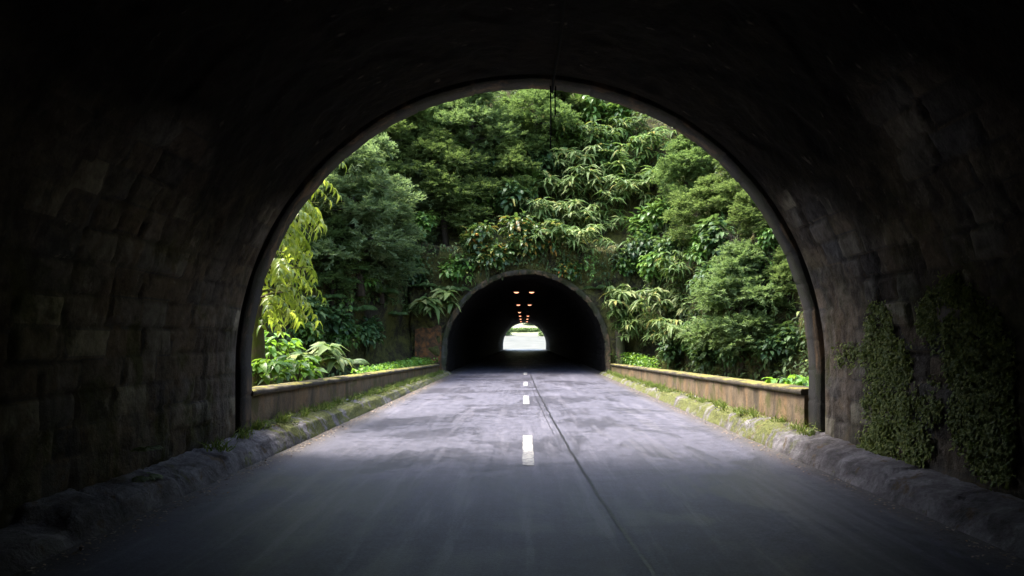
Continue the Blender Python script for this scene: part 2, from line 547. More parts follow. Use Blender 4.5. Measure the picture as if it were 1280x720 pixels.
def make_lining(cx, r, zs, y0, y1, yfine, seed, parent):
    total = 2 * zs + math.pi * r
    ns = 330
    ylist = list(np.arange(y0, yfine[0], 2.0)) + list(np.arange(yfine[0], yfine[1], .045)) + (list(np.arange(yfine[1], y1, 3.0))) + [y1]
    V, blk, jn, lw = [], [], [], []
    for y in ylist:
        for i in range(ns + 1):
            s = total * i / ns
            (x, z), (nx, nz) = arch_pt(cx, r, zs, s)
            rid, joint, ss = block_field(s, y, total)
            e = (3.5 if s > total / 2 else 3.3) + 1.6 * noise.noise(Vector((y * .5, s * .4, seed)))
            low = min(1, max(0, (e - ss) / .9)) * min(1, max(0, 1.0 + 1.5 * noise.noise(Vector((y * .8, s * .8, seed + 3)))))
            p = Vector((x, y, z))
            d = .035 * noise.noise(p * .9) + .014 * noise.noise(p * 3.1) + .012 * noise.noise(p * 8) + .007 * noise.noise(p * 17)
            # spalled render on the vault
            sp_ = noise.noise(p * 1.4 + Vector((9, 0, seed)))
            if sp_ > .15: d -= .03 * min(1, (sp_ - .15) * 8) * (1 - low)
            d += low * ((rid - .5) * .03 - joint * .035)
            end = min(1, max(0, (y1 - y) / .25)) if y > y1 - .25 else 1
            d = d * end - .0
            V.append((x + nx * d, y, z + nz * d))
            blk.append(rid); jn.append(joint * low * (.6 + .4 * noise.noise(p * 2))); lw.append(low)
    nY = len(ylist)
    mb = MB(); mb.grid(np.array(V).reshape(nY, ns + 1, 3))
    me = mb.mesh('lining')
    for nm, dat in (('block', blk), ('joint', jn), ('low', lw)):
        at_ = me.attributes.new(nm, 'FLOAT', 'POINT')
        at_.data.foreach_set('value', np.clip(np.array(dat, dtype=np.float32), 0, 1))
    return obj('lining', me, M['lining'], parent)


def arch_band(cx, r_in, r_out, zs, y0, y1, n=96, wob=0.0):
    """solid ring between two radii, front and back faces, from the ground up."""
    mb = MB()
    prof = []
    for i in range(n + 1):
        t = i / n
        (xi, zi), nin = arch_pt(cx, r_in, zs, t * (2 * zs + math.pi * r_in))
        # matching direction
        if zi <= zs and (xi < cx): xo, zo = cx - r_out, zi
        elif zi <= zs: xo, zo = cx + r_out, zi
        else:
            a = math.atan2(zi - zs, xi - cx); xo, zo = cx + r_out * math.cos(a), zs + r_out * math.sin(a)
        w = 0
        if wob:
            sl_ = t * (2 * zs + math.pi * r_in) / .42
            fr_ = abs(sl_ - math.floor(sl_) - .5)
            w = wob * (.55 * noise.noise(Vector((xi * 2.3, zi * 2.3, y0))) + .45 * (((math.sin(math.floor(sl_) * 78.2) * 4375.5) % 1) - .5)) - (.4 * wob if fr_ > .46 else 0)
        prof.append(((xi + nin[0] * w, zi + nin[1] * w), (xo, zo)))
    rows = []
    for (xi, zi), (xo, zo) in prof:
        rows.append([(xo, y0, zo), (xi, y0, zi), (xi, y1, zi), (xo, y1, zo), (xo, y0, zo)])
    mb.grid(rows)
    return mb


def headwall(cx, r_in, zs, x0, x1, ztop, y0, y1, n=96, bumpy=.0, rings=7):
    """wall with an arched opening."""
    mb = MB()
    rows = []
    tot = 2 * zs + math.pi * r_in
    for i in range(n + 1):
        (xi, zi), _ = arch_pt(cx, r_in, zs, tot * i / n)
        # ray from the arch centre to the rectangle
        if zi <= zs:
            xo, zo = (x0 if xi < cx else x1), zi
        else:
            dx, dz = xi - cx, zi - zs
            tx = ((x1 - cx) / dx) if dx > 1e-6 else (((x0 - cx) / dx) if dx < -1e-6 else 1e9)
            tz = (ztop - zs) / dz if dz > 1e-6 else 1e9
            t = min(tx, tz)
            xo, zo = cx + dx * t, zs + dz * t
        m1 = [(xi + (xo - xi) * k, zi + (zo - zi) * k) for k in np.linspace(0, 1, rings)]
        fr = []
        for k, (x, z) in enumerate(m1):
            d = (bumpy * noise.noise(Vector((x * .8, z * .8, 2))) + bumpy * .5 * noise.noise(Vector((x * 2.3, z * 2.3, 2)))) * min(1, k / 3)
            if k == len(m1) - 1: z += bumpy * noise.noise(Vector((x * .9, 1, 7)))
            fr.append((x, y0 + d, z))
        rows.append([(xi, y1, zi)] + fr + [(xo, y1, zo), (xi, y1, zi)])
    mb.grid(rows)
    return mb


NC, NR, NZ = .085, 4.04, 1.21       # near tunnel: axis, radius, springing height
near = empty('tunnel', (0, 0, 0))
tag(near, 'dark stone vaulted tunnel around the camera, its round mouth framing the view', 'tunnel')
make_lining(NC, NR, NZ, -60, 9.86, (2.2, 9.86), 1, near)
arch_band(NC, NR + .07, NR + .5, NZ, 9.87, 9.97).build('expansion_joint', M['rubber'], near)
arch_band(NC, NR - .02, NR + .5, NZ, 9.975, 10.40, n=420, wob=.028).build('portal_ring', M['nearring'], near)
headwall(NC, NR + .03, NZ, -7.5, 7.7, 7.6, 10.37, 9.99).build('headwall', M['facade'], near)
sh = MB(); sh.grid([[(NC + (NR + .62) * math.cos(a), y, max(-.2, NZ + (NR + .62) * math.sin(a))) for a in np.linspace(-.35, math.pi + .35, 40)] for y in (-60, 9.98)])
sh.build('light_seal_shell', M['facade'], near)  # unseen tube added behind the single-sided lining to seal out daylight

FC, FR, FZ, FY = .098, 3.92, .95, 35.4
far = empty('tunnel', (FC, FY, 0))
tag(far, 'second tunnel at the far end of the road, dark with orange lamps and bright exit', 'tunnel')


def rel(mb_obj, parent):
    mb_obj.parent = parent
    mb_obj.matrix_parent_inverse = Matrix.Translation(parent.location).inverted()
    return mb_obj


lin = make_lining(FC, FR, FZ, FY + .3, 132.6, (FY + .3, FY + 5), 5, None); lin.data.materials.clear(); lin.data.materials.append(M['blackvault']); rel(lin, far)
rel(arch_band(FC, FR - .02, FR + .22, FZ, FY - .18, FY + .35, n=420, wob=.09).build('portal_ring', M['darkring']), far)
fhw = headwall(FC, FR + .05, FZ, -5.6, 5.9, 6.3, FY, FY + .6, n=160, bumpy=.34, rings=16)
rel(fhw.build('headwall', M['cliff']), far)
bp = MB()
rows = []
for i in range(19):
    x = -5.35 + i * (1.3 / 18)
    rows.append([(x, FY - .10 + .05 * noise.noise(Vector((x * 3, z * 3, 1))), z) for z in np.linspace(.2, 2.25 + .25 * noise.noise(Vector((x * 2, 0, 0))), 22)])
bp.grid(rows)
rel(bp.build('exposed_masonry', M['brick']), far)
sh = MB(); sh.grid([[(FC + (FR + .6) * math.cos(a), y, max(-.2, FZ + (FR + .6) * math.sin(a))) for a in np.linspace(-.3, math.pi + .3, 40)] for y in (FY + .4, 132.6)])
rel(sh.build('light_seal_shell', M['facade']), far)  # added unseen cover, stops light leaking through the far lining
# buttress beside the far arch, on its right
bt = MB()
rows = []
for z in np.linspace(0, 3.6, 14):
    w = .55 - .09 * z
    x0 = FC + FR + .46 + max(0, z - 1) * -.02
    rows.append([(x0, FY - .01, z), (x0 + .02, FY - .5 + .05 * z, z), (x0 + w, FY - .5 + .06 * z, z), (x0 + w + .03, FY - .01, z)])
bt.grid(rows)
rel(bt.build('buttress', M['facade']), far)

# ceiling lamps of the far tunnel, in pairs
proto = None
LY = [44.5, 60.2, 76.1, 87.3, 99.5, 112.7]
WORD = ['nearest', 'second nearest', 'third', 'fourth', 'fifth', 'sixth']
for k, y in enumerate(LY):
    for s in (-1, 1):
        if proto is None:
            root = empty('ceiling_lamp')
            hb = MB(); hb.box(-.22, .22, -.11, .11, .03, .14); hb.box(-.02, .02, -.02, .02, .14, .40)
            h_ = hb.build('housing', M['steel'], root, False)
            lens = MB()
            rows = []
            for i in range(7):
                a = i / 6 * math.pi / 2
                rows.append([(.15 * math.sin(a) * math.cos(b) , .09 * math.sin(a) * math.sin(b), .028 - .07 * math.cos(a)) for b in np.linspace(0, 2 * math.pi, 17)])
            lens.grid(rows)
            l_ = lens.build('lens', M['lamp'], root)
            proto = root; kids = [h_, l_]
            o = root
        else:
            o = proto.copy(); col.objects.link(o)
            for c in kids:
                d = c.copy(); col.objects.link(d); d.parent = o
        sidew = 'left' if s < 0 else 'right'
        o.location = (.0 + s * .47, y, CAMZ + 2.98)
        unlit = (k == 2 and s == 1)
        if unlit:
            d.data = d.data.copy(); d.data.materials.clear(); d.data.materials.append(M['steel'])
        tag(o, ('unlit ceiling lamp opposite the lone %s lamp' % WORD[k]) if unlit else '%s orange lamp of the %s pair under the far tunnel roof' % (sidew, WORD[k]),
            'lamp', 'lamps along the far tunnel ceiling')

# ------------------------------------------------------------------ kerb footings and parapets
def foot_top(y):            # height of the footing's top along the road
    if y < 9: return .28
    if y < 11: return .28 + .07 * (y - 9) / 2
    return .35 - .22 * min(1, (y - 11) / 21)


def kerb(side, y0, y1, ragged):
    """side -1 left, +1 right: bare inside the tunnel, mossy outside."""
    xr = -3.47 if side < 0 else 3.63
    xw = -4.05 if side < 0 else 4.22
    prof = [(1.0, 1.06), (.72, 1.0), (.48, .90), (.30, .78), (.20, .70), (.13, .42), (.05, .10), (0, -.25)]
    fi = []
    for p0, p1 in zip(prof[:-1], prof[1:]):
        for k in range(4): fi.append((p0[0] + (p1[0] - p0[0]) * k / 4, p0[1] + (p1[1] - p0[1]) * k / 4))
    fi.append(prof[-1])
    objs = []
    for (a, b, mat) in ((y0, 10.05, M['kerbin']), (10.05, y1, M['kerbout'])):
        rows = []
        yy = np.arange(a, b + .001, .05)
        for y in yy:
            row = []
            h = foot_top(y)
            cut = 0
            if ragged and y < y0 + .5:
                cut = .0
            for (u, v) in fi:
                x = xr + (xw - xr) * u
                p = Vector((x, y, v))
                z = h * v
                amp = min(1, v * 3 + .2)
                n1 = noise.noise(p * 2.2) ; n2 = noise.noise(p * 7.5)
                z += amp * (.010 * n1 + .014 * n2 + .016 * noise.noise(p * 17) )
                x += side * .022 * noise.noise(Vector((3, y * 1.3, v * 2))) * (1 if u < .95 else 0)
                crack = math.sin(y * 2.1 + .8 * noise.noise(Vector((x * 3, y, 9))))
                jt = abs(((y + .04 * noise.noise(Vector((x * 5, y, 2)))) / 1.15) % 1 - .5)
                if jt < .022 and y < 11: z -= .04 * amp
                z += amp * .03 * (((math.sin(math.floor(y / 1.15 + .5) * 91.7 + side) * 4375.5) % 1) - .5) * (1 if y < 11 else .3)
                if ragged:
                    e = (y - 5.6) - .30 * (noise.noise(Vector((x * 4, 0, v * 3))) + .4)
                    if e < 0: z = min(z, max(.17 * v + .02 * n1 + .012 * n2, z + e * .9))
                row.append((x, y, z))
            rows.append(row)
        mb = MB(); mb.grid(rows)
        # end face
        objs.append((mb, mat))
    return objs


kl = empty('kerb', (-3.7, 10.05, 0)); tag(kl, 'left roadside kerb footing, broken at its dark near end, mossy below the parapet', 'kerb', kind='structure')
for (mb, mat), nm in zip(kerb(-1, 1.0, 34.9, True), ('concrete_footing', 'mossy_footing')): rel(mb.build(nm, mat), kl)
kr = empty('kerb', (3.8, 10.05, 0)); tag(kr, 'right roadside kerb footing, bare in the tunnel and mossy below the parapet', 'kerb', kind='structure')
for (mb, mat), nm in zip(kerb(1, 1.0, 34.9, False), ('concrete_footing', 'mossy_footing')): rel(mb.build(nm, mat), kr)


def parapet(side, label):
    xi = -3.97 if side < 0 else 4.06
    y0, y1 = 10.43, 33.6
    t = .30
    root = empty('parapet', (xi, y0, 0))
    tag(root, label, 'wall')
    ztop = lambda y: (.88 if side < 0 else .90) - .37 * (y - y0) / (y1 - y0)
    wall, cop = MB(), MB()
    rw, rc = [], []
    for y in np.arange(y0, y1 + .01, .1):
        zt = ztop(y) - .09
        j = lambda z: .018 * noise.noise(Vector((side, y * 1.6, z * 2))) + .006 * noise.noise(Vector((side, y * 7, z * 7)))
        rw.append([(xi + side * t, y, -.1), (xi + side * t, y, zt)] + [(xi + j(z), y, z) for z in np.linspace(zt, -.1, 10)])
        c = lambda k: .016 * noise.noise(Vector((k, y * 2.1, side))) + .006 * noise.noise(Vector((k, y * 9, side)))
        za, zb = zt + .004, ztop(y)
        rc.append([(xi + side * (t + .05), y, za), (xi + side * (t + .05), y, zb + c(1)), (xi + side * t * .5, y, zb + .012 + c(2)), (xi - side * .035 + c(3), y, zb + c(3)),
                   (xi - side * .055 + c(4), y, zb - .02 + c(4)), (xi - side * .05 + c(5), y, za + .012 + c(5)), (xi - side * .03, y, za), (xi + side * (t + .05), y, za)])
    wall.grid(rw); cop.grid(rc)
    for m_, r_ in ((wall, rw), (cop, rc)):                       # closed ends
        for q in (r_[0], r_[-1]):
            c0 = np.mean(np.array(q), 0)
            m_.grid([[tuple(c0)] * len(q), q])
    rel(wall.build('wall', M['parapet']), root)
    rel(cop.build('coping', M['coping']), root)


parapet(-1, 'low stained concrete parapet along the left edge of the open road')
parapet(1, 'low ochre stained concrete parapet along the right edge of the open road')

# ------------------------------------------------------------------ hillside
ctrl = [(-30, 4), (-17, 13), (-9.8, 24), (-7.2, 29.5), (-5.9, 33.0), (-5.35, 35.5), (-3, 36.0), (0, 36.1), (3, 36.0), (5.35, 35.6), (5.8, 34.0), (7.2, 29.5), (9.6, 23), (13, 15), (22, 5)]


def plan_curve(ctrl, step=.3):
    P = [Vector((a, b, 0)) for a, b in ctrl]
    out = []
    for i in range(len(P) - 1):
        p0, p1, p2, p3 = P[max(i - 1, 0)], P[i], P[i + 1], P[min(i + 2, len(P) - 1)]
        n = max(2, int((p2 - p1).length / step))
        for k in range(n):
            t = k / n
            out.append(.5 * ((2 * p1) + (p2 - p0) * t + (2 * p0 - 5 * p1 + 4 * p2 - p3) * t * t + (3 * p1 - p0 - 3 * p2 + p3) * t ** 3))
    out.append(P[-1])
    return out


pc = plan_curve(ctrl)
nrm = []
for i in range(len(pc)):
    a, b = pc[max(0, i - 6)], pc[min(len(pc) - 1, i + 6)]
    t = (b - a).normalized()
    nrm.append(Vector((-t.y, t.x, 0)))
zs_ = list(np.arange(-.4, 20, .3)) + list(np.arange(20, 27, 1.0))
Vc = []
for z in zs_ + ['a', 'b', 'c']:
    for p, n in zip(pc, nrm):
        left = min(1, max(0, (-p.x - 6.5) / 9))
        hmax = 27 - 19 * left - 6 * min(1, max(0, (p.x - 9) / 12))
        if z == 'a': q = p + n * 22; zz = hmax + 2
        elif z == 'b': q = p + n * 45; zz = hmax + 5
        elif z == 'c': q = p + n * 80; zz = hmax + 4
        else:
            k = (z + .4) / 26.4
            zz = -.4 + k * (hmax + .4)
            off = .10 * max(0, zz) + .48 * max(0, zz - 5) - .2 * max(0, zz - 22)
            q = p + n * off
        v = Vector((q.x, q.y, zz))
        if not isinstance(z, str):
            d = .75 * noise.noise(v * .33) + .38 * noise.noise(v * .9 + Vector((5, 0, 0))) + .14 * noise.noise(v * 2.4)
            d = min(d, .55)
            mid = max(0, 1 - max(0, abs(p.x) - 4.6) / .8) * max(0, 1 - max(0, zz - 5.4) / 1.5)
            v = v + n * (-d * (1 - mid) + .25 * mid)
        Vc.append(v)
nr, nc = len(zs_) + 3, len(pc)
G = np.array([tuple(v) for v in Vc]).reshape(nr, nc, 3)
idx = np.arange(nr * nc).reshape(nr, nc)
Q = np.stack([idx[:-1, :-1], idx[:-1, 1:], idx[1:, 1:], idx[1:, :-1]], -1).reshape(-1, 4)
cent = G.reshape(-1, 3)[Q].mean(1)
keep = ~((np.abs(cent[:, 0] - .1) < 5.0) & (cent[:, 2] < 5.3) & (cent[:, 1] > 34.5) & (cent[:, 1] < 40))
Q = Q[keep]
cm = mesh_np('hillside', G.reshape(-1, 3), Q)
tag(obj('hillside', cm, M['cliff']), 'steep mossy rock hillside around the far tunnel', kind='structure')
hv, hq = np.concatenate(fhw.V), np.concatenate(fhw.Q)
bvh = BVHTree.FromPolygons([tuple(v) for v in G.reshape(-1, 3)] + [tuple(float(a) for a in v) for v in hv], [tuple(int(i) for i in q) for q in Q] + [tuple(int(i) + nr * nc for i in q) for q in hq])

# hill over the near tunnel
hn = MB()
rows = []
for y in np.linspace(9.9, -75, 24):
    t = (9.9 - y)
    rows.append([(x, y + .6 * noise.noise(Vector((x * .1, y * .1, 0))) - .02 * abs(x) * (t < .1) , max(-.3, 7.3 + min(2.5, t * .3) - max(0, abs(x) - 9) * .75 + .8 * noise.noise(Vector((x * .2, y * .2, 4))))) for x in np.linspace(-40, 40, 40)])
hn.grid(rows)
tag(hn.build('hill', M['cliff']), kind='structure')

# beyond the far tunnel: pale road climbing into the sun, grass slope, hedge
rb = MB()
rows = []
for y in np.linspace(134.0, 200, 24):
    t = (y - 134) / 66
    xc = .1 + 5 * t * t
    z = .01 + 3.7 * t ** 1.3
    rows.append([(xc + x, y, z) for x in np.linspace(-9 - 8 * t, 9 + 8 * t, 9)])
rb.grid(rows)
tag(rb.build('road_beyond', M['palerd']), kind='structure')
hb = MB()
rows = []
for y in np.linspace(186, 330, 30):
    t = (y - 186)
    rows.append([(x, y, 2.2 + t * .2 + 1.2 * noise.noise(Vector((x * .06, y * .06, 3)))) for x in np.linspace(-70, 70, 50)])
hb.grid(rows)
tag(hb.build('grass_hill', M['grasshill']), kind='structure')

# ------------------------------------------------------------------ foliage
def template(kind):
    """unit leaf along +X, normal +Z, all quads."""
    if kind == 'lance':  t, w, zz = [0, .25, .6, 1], [.12, 1, .75, .04], [0, .06, .02, -.2]
    elif kind == 'oval': t, w, zz = [0, .3, .7, 1], [.2, 1, .9, .1], [0, .05, .03, -.1]
    elif kind == 'blade': t, w, zz = [0, .5, 1], [1, .8, .1], [0, .1, -.05]
    rows = [[(a, .5 * b, c + .12 * b * .5), (a, 0, c), (a, -.5 * b, c + .12 * b * .5)] for a, b, c in zip(t, w, zz)]
    v = np.array(rows, dtype=np.float32).reshape(-1, 3)
    i = np.arange(len(t) * 3).reshape(len(t), 3)
    q = np.stack([i[:-1, :-1], i[:-1, 1:], i[1:, 1:], i[1:, :-1]], -1).reshape(-1, 4)
    return v, q


LANCE, OVAL, BLADE = template('lance'), template('oval'), template('blade')
flat = np.array([(0, .5, 0), (0, -.5, 0), (1, -.3, -.06), (1, .3, -.06)], dtype=np.float32)
STRIP = (flat, np.array([[0, 1, 2, 3]]))


def frames(D, N):
    """D, N: (n,3) leaf direction and rough normal -> (n,3,3) with columns x,y,z"""
    D = D / np.linalg.norm(D, axis=1, keepdims=True)
    Y = np.cross(N, D); Y /= np.linalg.norm(Y, axis=1, keepdims=True) + 1e-9
    Z = np.cross(D, Y)
    return np.stack([D, Y, Z], -1)


def put(mb, tpl, P, D, N, L, W, bend=None):
    """scatter leaves: P base points, D directions, N normals, L lengths, W widths"""
    v, q = tpl
    n = len(P)
    if n == 0: return
    A = frames(np.asarray(D, dtype=float), np.asarray(N, dtype=float))
    L = np.broadcast_to(np.asarray(L, dtype=float), (n,)); W = np.broadcast_to(np.asarray(W, dtype=float), (n,))
    S = np.stack([np.outer(L, v[:, 0]), np.outer(W, v[:, 1]), np.outer(L, v[:, 2])], -1)   # n,k,3
    if bend is not None:
        b = np.broadcast_to(np.asarray(bend, dtype=float), (n,))
        S[:, :, 2] -= (b * L)[:, None] * (v[:, 0] ** 2)[None]
    X = np.einsum('nij,nkj->nki', A, S) + np.asarray(P, dtype=float)[:, None, :]
    k = len(v)
    QQ = (q[None] + (np.arange(n) * k)[:, None, None]).reshape(-1, 4)
    mb.add(X.reshape(-1, 3), QQ)


def unit(a):
    return a / (np.linalg.norm(a, axis=-1, keepdims=True) + 1e-9)


UP = np.array([0, 0, 1.0])
# every generator returns (foliage MB, stem MB, nominal width, centre height)


def gen_ginger(seed, stems=26, leafL=.36, leafW=.10, wide=1.0, h=1.0):
    r = np.random.default_rng(seed)
    fo, st = MB(), MB()
    for s in range(stems):
        x0 = r.uniform(-.45, .45) * wide
        p0 = np.array([x0 * .6, r.uniform(-.1, .3), r.uniform(-.35, .2)])
        ln = r.uniform(.45, 1.15) * h
        d = unit(np.array([x0 * 1.5 + r.normal(0, .3), -r.uniform(.25, 1.0), r.uniform(.35, 1.0)])[None])[0]
        p1 = p0 + d * ln * .65
        ax = unit((d * [1.1, 1.25, .25] + r.normal(0, .12, 3))[None])[0]
        p2 = p1 + ax * ln * .42
        st.tube([p0, (p0 + p1) / 2 + [0, 0, .05], p1, p2], [.014, .012, .010, .006], 5)
        n = r.integers(3, 7)
        m_ = 9
        base = np.concatenate([np.repeat(p2[None], n, 0), np.linspace(p1, p2, m_)])
        n2 = n + m_
        up = unit((ax * .35 + UP * .9)[None])[0]
        u = unit(np.cross(up, [0, 1.0, 0])[None])[0]; w = np.cross(up, u)
        a0 = math.atan2(np.dot(ax, w), np.dot(ax, u))
        a = a0 + np.concatenate([np.linspace(-1.7, 1.7, n) + r.normal(0, .12, n), np.where(np.arange(m_) % 2 == 0, 1, -1) * r.uniform(.7, 1.4, m_)])
        el = r.uniform(-.2, .55, n2)
        D = (u[None] * np.cos(a)[:, None] + w[None] * np.sin(a)[:, None]) * np.cos(el)[:, None] + up[None] * np.sin(el)[:, None]
        L = leafL * r.uniform(.45, 1.25, n2)
        put(fo, LANCE, base, D, np.repeat(up[None], n2, 0) + r.normal(0, .12, (n2, 3)), L, leafW * r.uniform(.7, 1.2, n2), r.uniform(-.05, .6, n2))
    return fo, st, 1.9 * h, .45 * h


def gen_cedar(seed, H=3.2, W=2.6, pads=34, droop=.35, blade=.022):
    r = np.random.default_rng(seed)
    fo, st = MB(), MB()
    lean = r.uniform(-.12, .12, 2)
    top = np.array([lean[0] * H, lean[1] * H, H])
    st.tube([(0, 0, -.4), tuple(top * .5), tuple(top * .97)], [.11, .075, .02], 7)
    for k in range(pads):
        hf = (k + .5) / pads
        h = .16 + .84 * hf ** .9 + r.uniform(-.05, .05)
        rad = W * .5 * math.sqrt(max(.06, 1 - (2 * hf - .75) ** 2 * .72)) * r.choice([.35, .6, .8, .95, 1.1, 1.25]) * r.uniform(.9, 1.1)
        az = k * 2.399 + r.uniform(-.5, .5)
        c0 = top * (h - .03)
        tip = np.array([math.cos(az) * rad, math.sin(az) * rad, h * H - droop * rad * r.uniform(.2, .8)]) + np.array([top[0] * h, top[1] * h, 0])
        mid = (c0 + tip) / 2 + np.array([0, 0, .10])
        st.tube([tuple(c0), tuple(mid), tuple(tip)], [.022, .015, .006], 4, False)
        # a flattened, domed pad of sprays round the outer part of the branch
        ns = int(95 * (.45 + rad / W))
        pr = (.26 + .30 * rad / W * 2) * r.uniform(.8, 1.2)
        q = unit(r.normal(0, 1, (ns, 3))) * (r.uniform(.15, 1, (ns, 1)) ** .5)
        q[:, 2] = np.abs(q[:, 2]) * np.where(r.uniform(0, 1, ns) < .8, 1, -.6)
        out = np.array([math.cos(az), math.sin(az), 0])
        c1 = tip - out * pr * .5
        inner = r.uniform(0, 1, ns) < .18
        P = c1 + q * [pr, pr, pr * .5]
        P[inner] = c0 + (tip - c0) * r.uniform(.3, .8, (int(inner.sum()), 1))
        D = unit(q * [1, 1, .7] + out * .35 + r.normal(0, .25, (ns, 3)) + [0, 0, .05])
        sl = r.uniform(.16, .30, ns)
        nb = 16
        # needles on both sides of each spray axis
        tt = np.tile(np.linspace(.0, 1, nb), (ns, 1))
        sg = np.tile(np.where(np.arange(nb) % 3 == 0, 1, np.where(np.arange(nb) % 3 == 1, -1, .0)), (ns, 1)) + r.normal(0, .2, (ns, nb))
        S = unit(np.cross(D, UP)); U2 = np.cross(S, D)
        BP = P[:, None] + D[:, None] * (tt * sl[:, None])[..., None]
        BP[..., 2] -= droop * .35 * (tt ** 2) * sl[:, None]
        BD = D[:, None] * .75 + S[:, None] * (sg * .75)[..., None] + U2[:, None] * r.normal(.1, .3, (ns, nb))[..., None]
        BD[..., 2] -= .25 * droop
        bl = (.15 * (1.0 - .5 * tt) * r.uniform(.7, 1.2, (ns, nb)))
        put(fo, STRIP, BP.reshape(-1, 3), BD.reshape(-1, 3), r.normal(0, .5, (ns * nb, 3)) + UP, bl.ravel(), blade * 1.3)
    return fo, st, W, H * .55


def gen_shrub(seed, n=520, L=.17, Wd=.075, size=1.5, h=1.2, clumps=13, tpl=OVAL):
    r = np.random.default_rng(seed)
    fo, st = MB(), MB()
    cs = unit(r.normal(0, 1, (clumps, 3)) * [1, .8, .8]) * r.uniform(.3, 1, (clumps, 1)) * [size * .38, size * .32, h * .36] + [0, 0, h * .55]
    for c in cs:
        st.tube([(0, 0, -.25), tuple(c * [.5, .5, .6]), tuple(c)], [.02, .014, .006], 4, False)
        k = n // clumps
        d = unit(r.normal(0, 1, (k, 3)))
        P = c + d * (r.uniform(.2, 1, (k, 1)) ** .6) * size * .17
        D = unit(d * [1, 1, .35] + r.normal(0, .35, (k, 3)) + [0, -.15, -.2])
        put(fo, tpl, P, D, UP[None] * .9 + d * .5 + r.normal(0, .25, (k, 3)), L * r.uniform(.6, 1.2, k), Wd * r.uniform(.8, 1.2, k), r.uniform(.0, .35, k))
    return fo, st, size, h * .55


def gen_fern(seed, fronds=11, L=1.0):
    r = np.random.default_rng(seed)
    fo, st = MB(), MB()
    for k in range(fronds):
        az = k * 2.399 + r.uniform(-.3, .3)
        ln = L * r.uniform(.7, 1.1)
        o = np.array([math.cos(az), math.sin(az), 0])
        t = np.linspace(0, 1, 19)
        P = o[None] * (t * ln * .8)[:, None] + UP[None] * ((.85 * t - .75 * t * t) * ln)[:, None]
        st.tube([tuple(p) for p in P[::3]], [.009, .008, .007, .006, .005, .004, .002], 4, False)
        T = unit(np.gradient(P, axis=0))
        S = unit(np.cross(T, UP)); N = np.cross(S, T)
        for sgn in (-1, 1):
            D = S * sgn + T * .45
            D[:, 2] -= .15
            ll = .30 * ln * np.sin(np.pi * (.12 + .86 * t)) ** .8
            put(fo, LANCE, P[2:], D[2:], N[2:], ll[2:], .045 * ln, .15)
    return fo, st, 1.7 * L, .35 * L


def gen_herb(seed, n=38, L=.34, Wd=.17, h=.9, size=1.0):
    r = np.random.default_rng(seed)
    fo, st = MB(), MB()
    for k in range(n):
        az = r.uniform(0, 2 * math.pi); rad = size * .5 * r.uniform(.1, 1) ** .6
        p0 = np.array([math.cos(az) * rad * .35, math.sin(az) * rad * .35, 0])
        p1 = np.array([math.cos(az) * rad, math.sin(az) * rad, h * r.uniform(.35, 1) * (1.15 - .5 * rad / (size * .5))])
        st.tube([tuple(p0), tuple((p0 + p1) / 2 + [0, 0, .08]), tuple(p1)], [.010, .008, .005], 4, False)
        m_ = r.integers(2, 4)
        a = az + r.normal(0, .9, m_)
        D = np.stack([np.cos(a), np.sin(a), r.uniform(-.35, .35, m_)], -1)
        put(fo, OVAL, np.repeat(p1[None], m_, 0), D, UP[None] + r.normal(0, .3, (m_, 3)), L * r.uniform(.6, 1.2, m_), Wd * r.uniform(.7, 1.1, m_), r.uniform(.1, .5, m_))
    return fo, st, size * 1.3, h * .6


LIB = {}


def lib(kind, i):
    key = (kind, i)
    if key not in LIB:
        s = 100 + i * 17
        if kind in ('ginger', 'gingerlight'): g_ = gen_ginger(s, 20 + (i * 5) % 13, .30 + .02 * (i % 5), .082 + .008 * (i % 4))
        elif kind == 'biggin': g_ = gen_ginger(s, 9, .60, .25, .8)
        elif kind in ('cedar', 'cedargrey', 'cedarolive', 'cedarbright'): g_ = gen_cedar(s, 3.2 + .2 * (i % 3), 2.6, 34, .35 + .15 * (i % 2))
        elif kind in ('fern', 'palefern'): g_ = gen_fern(s)
        elif kind == 'herb': g_ = gen_herb(s)
        elif kind == 'weed': g_ = gen_herb(s, 16, .30, .13, .7, .8)
        elif kind == 'gold': g_ = gen_shrub(s, 200, .15, .05, 1.0, .7, 7)
        elif kind == 'dark': g_ = gen_shrub(s, 420, .25, .105)
        else: g_ = gen_shrub(s, 380, .25, .115)
        f_, s_, w_, c_ = g_
        nm = {'cedar': 'crown', 'cedargrey': 'crown', 'cedarolive': 'crown', 'cedarbright': 'crown'}.get(kind, 'foliage')
        mt = {'biggin': 'gingerlight', 'weed': 'grass'}.get(kind, kind)
        fm = f_.mesh(nm); fm.materials.append(M[mt])
        sm = s_.mesh('stem'); sm.materials.append(M['bark' if 'cedar' in kind else 'stem'])
        LIB[key] = (fm, sm, w_, c_)
    return LIB[key]


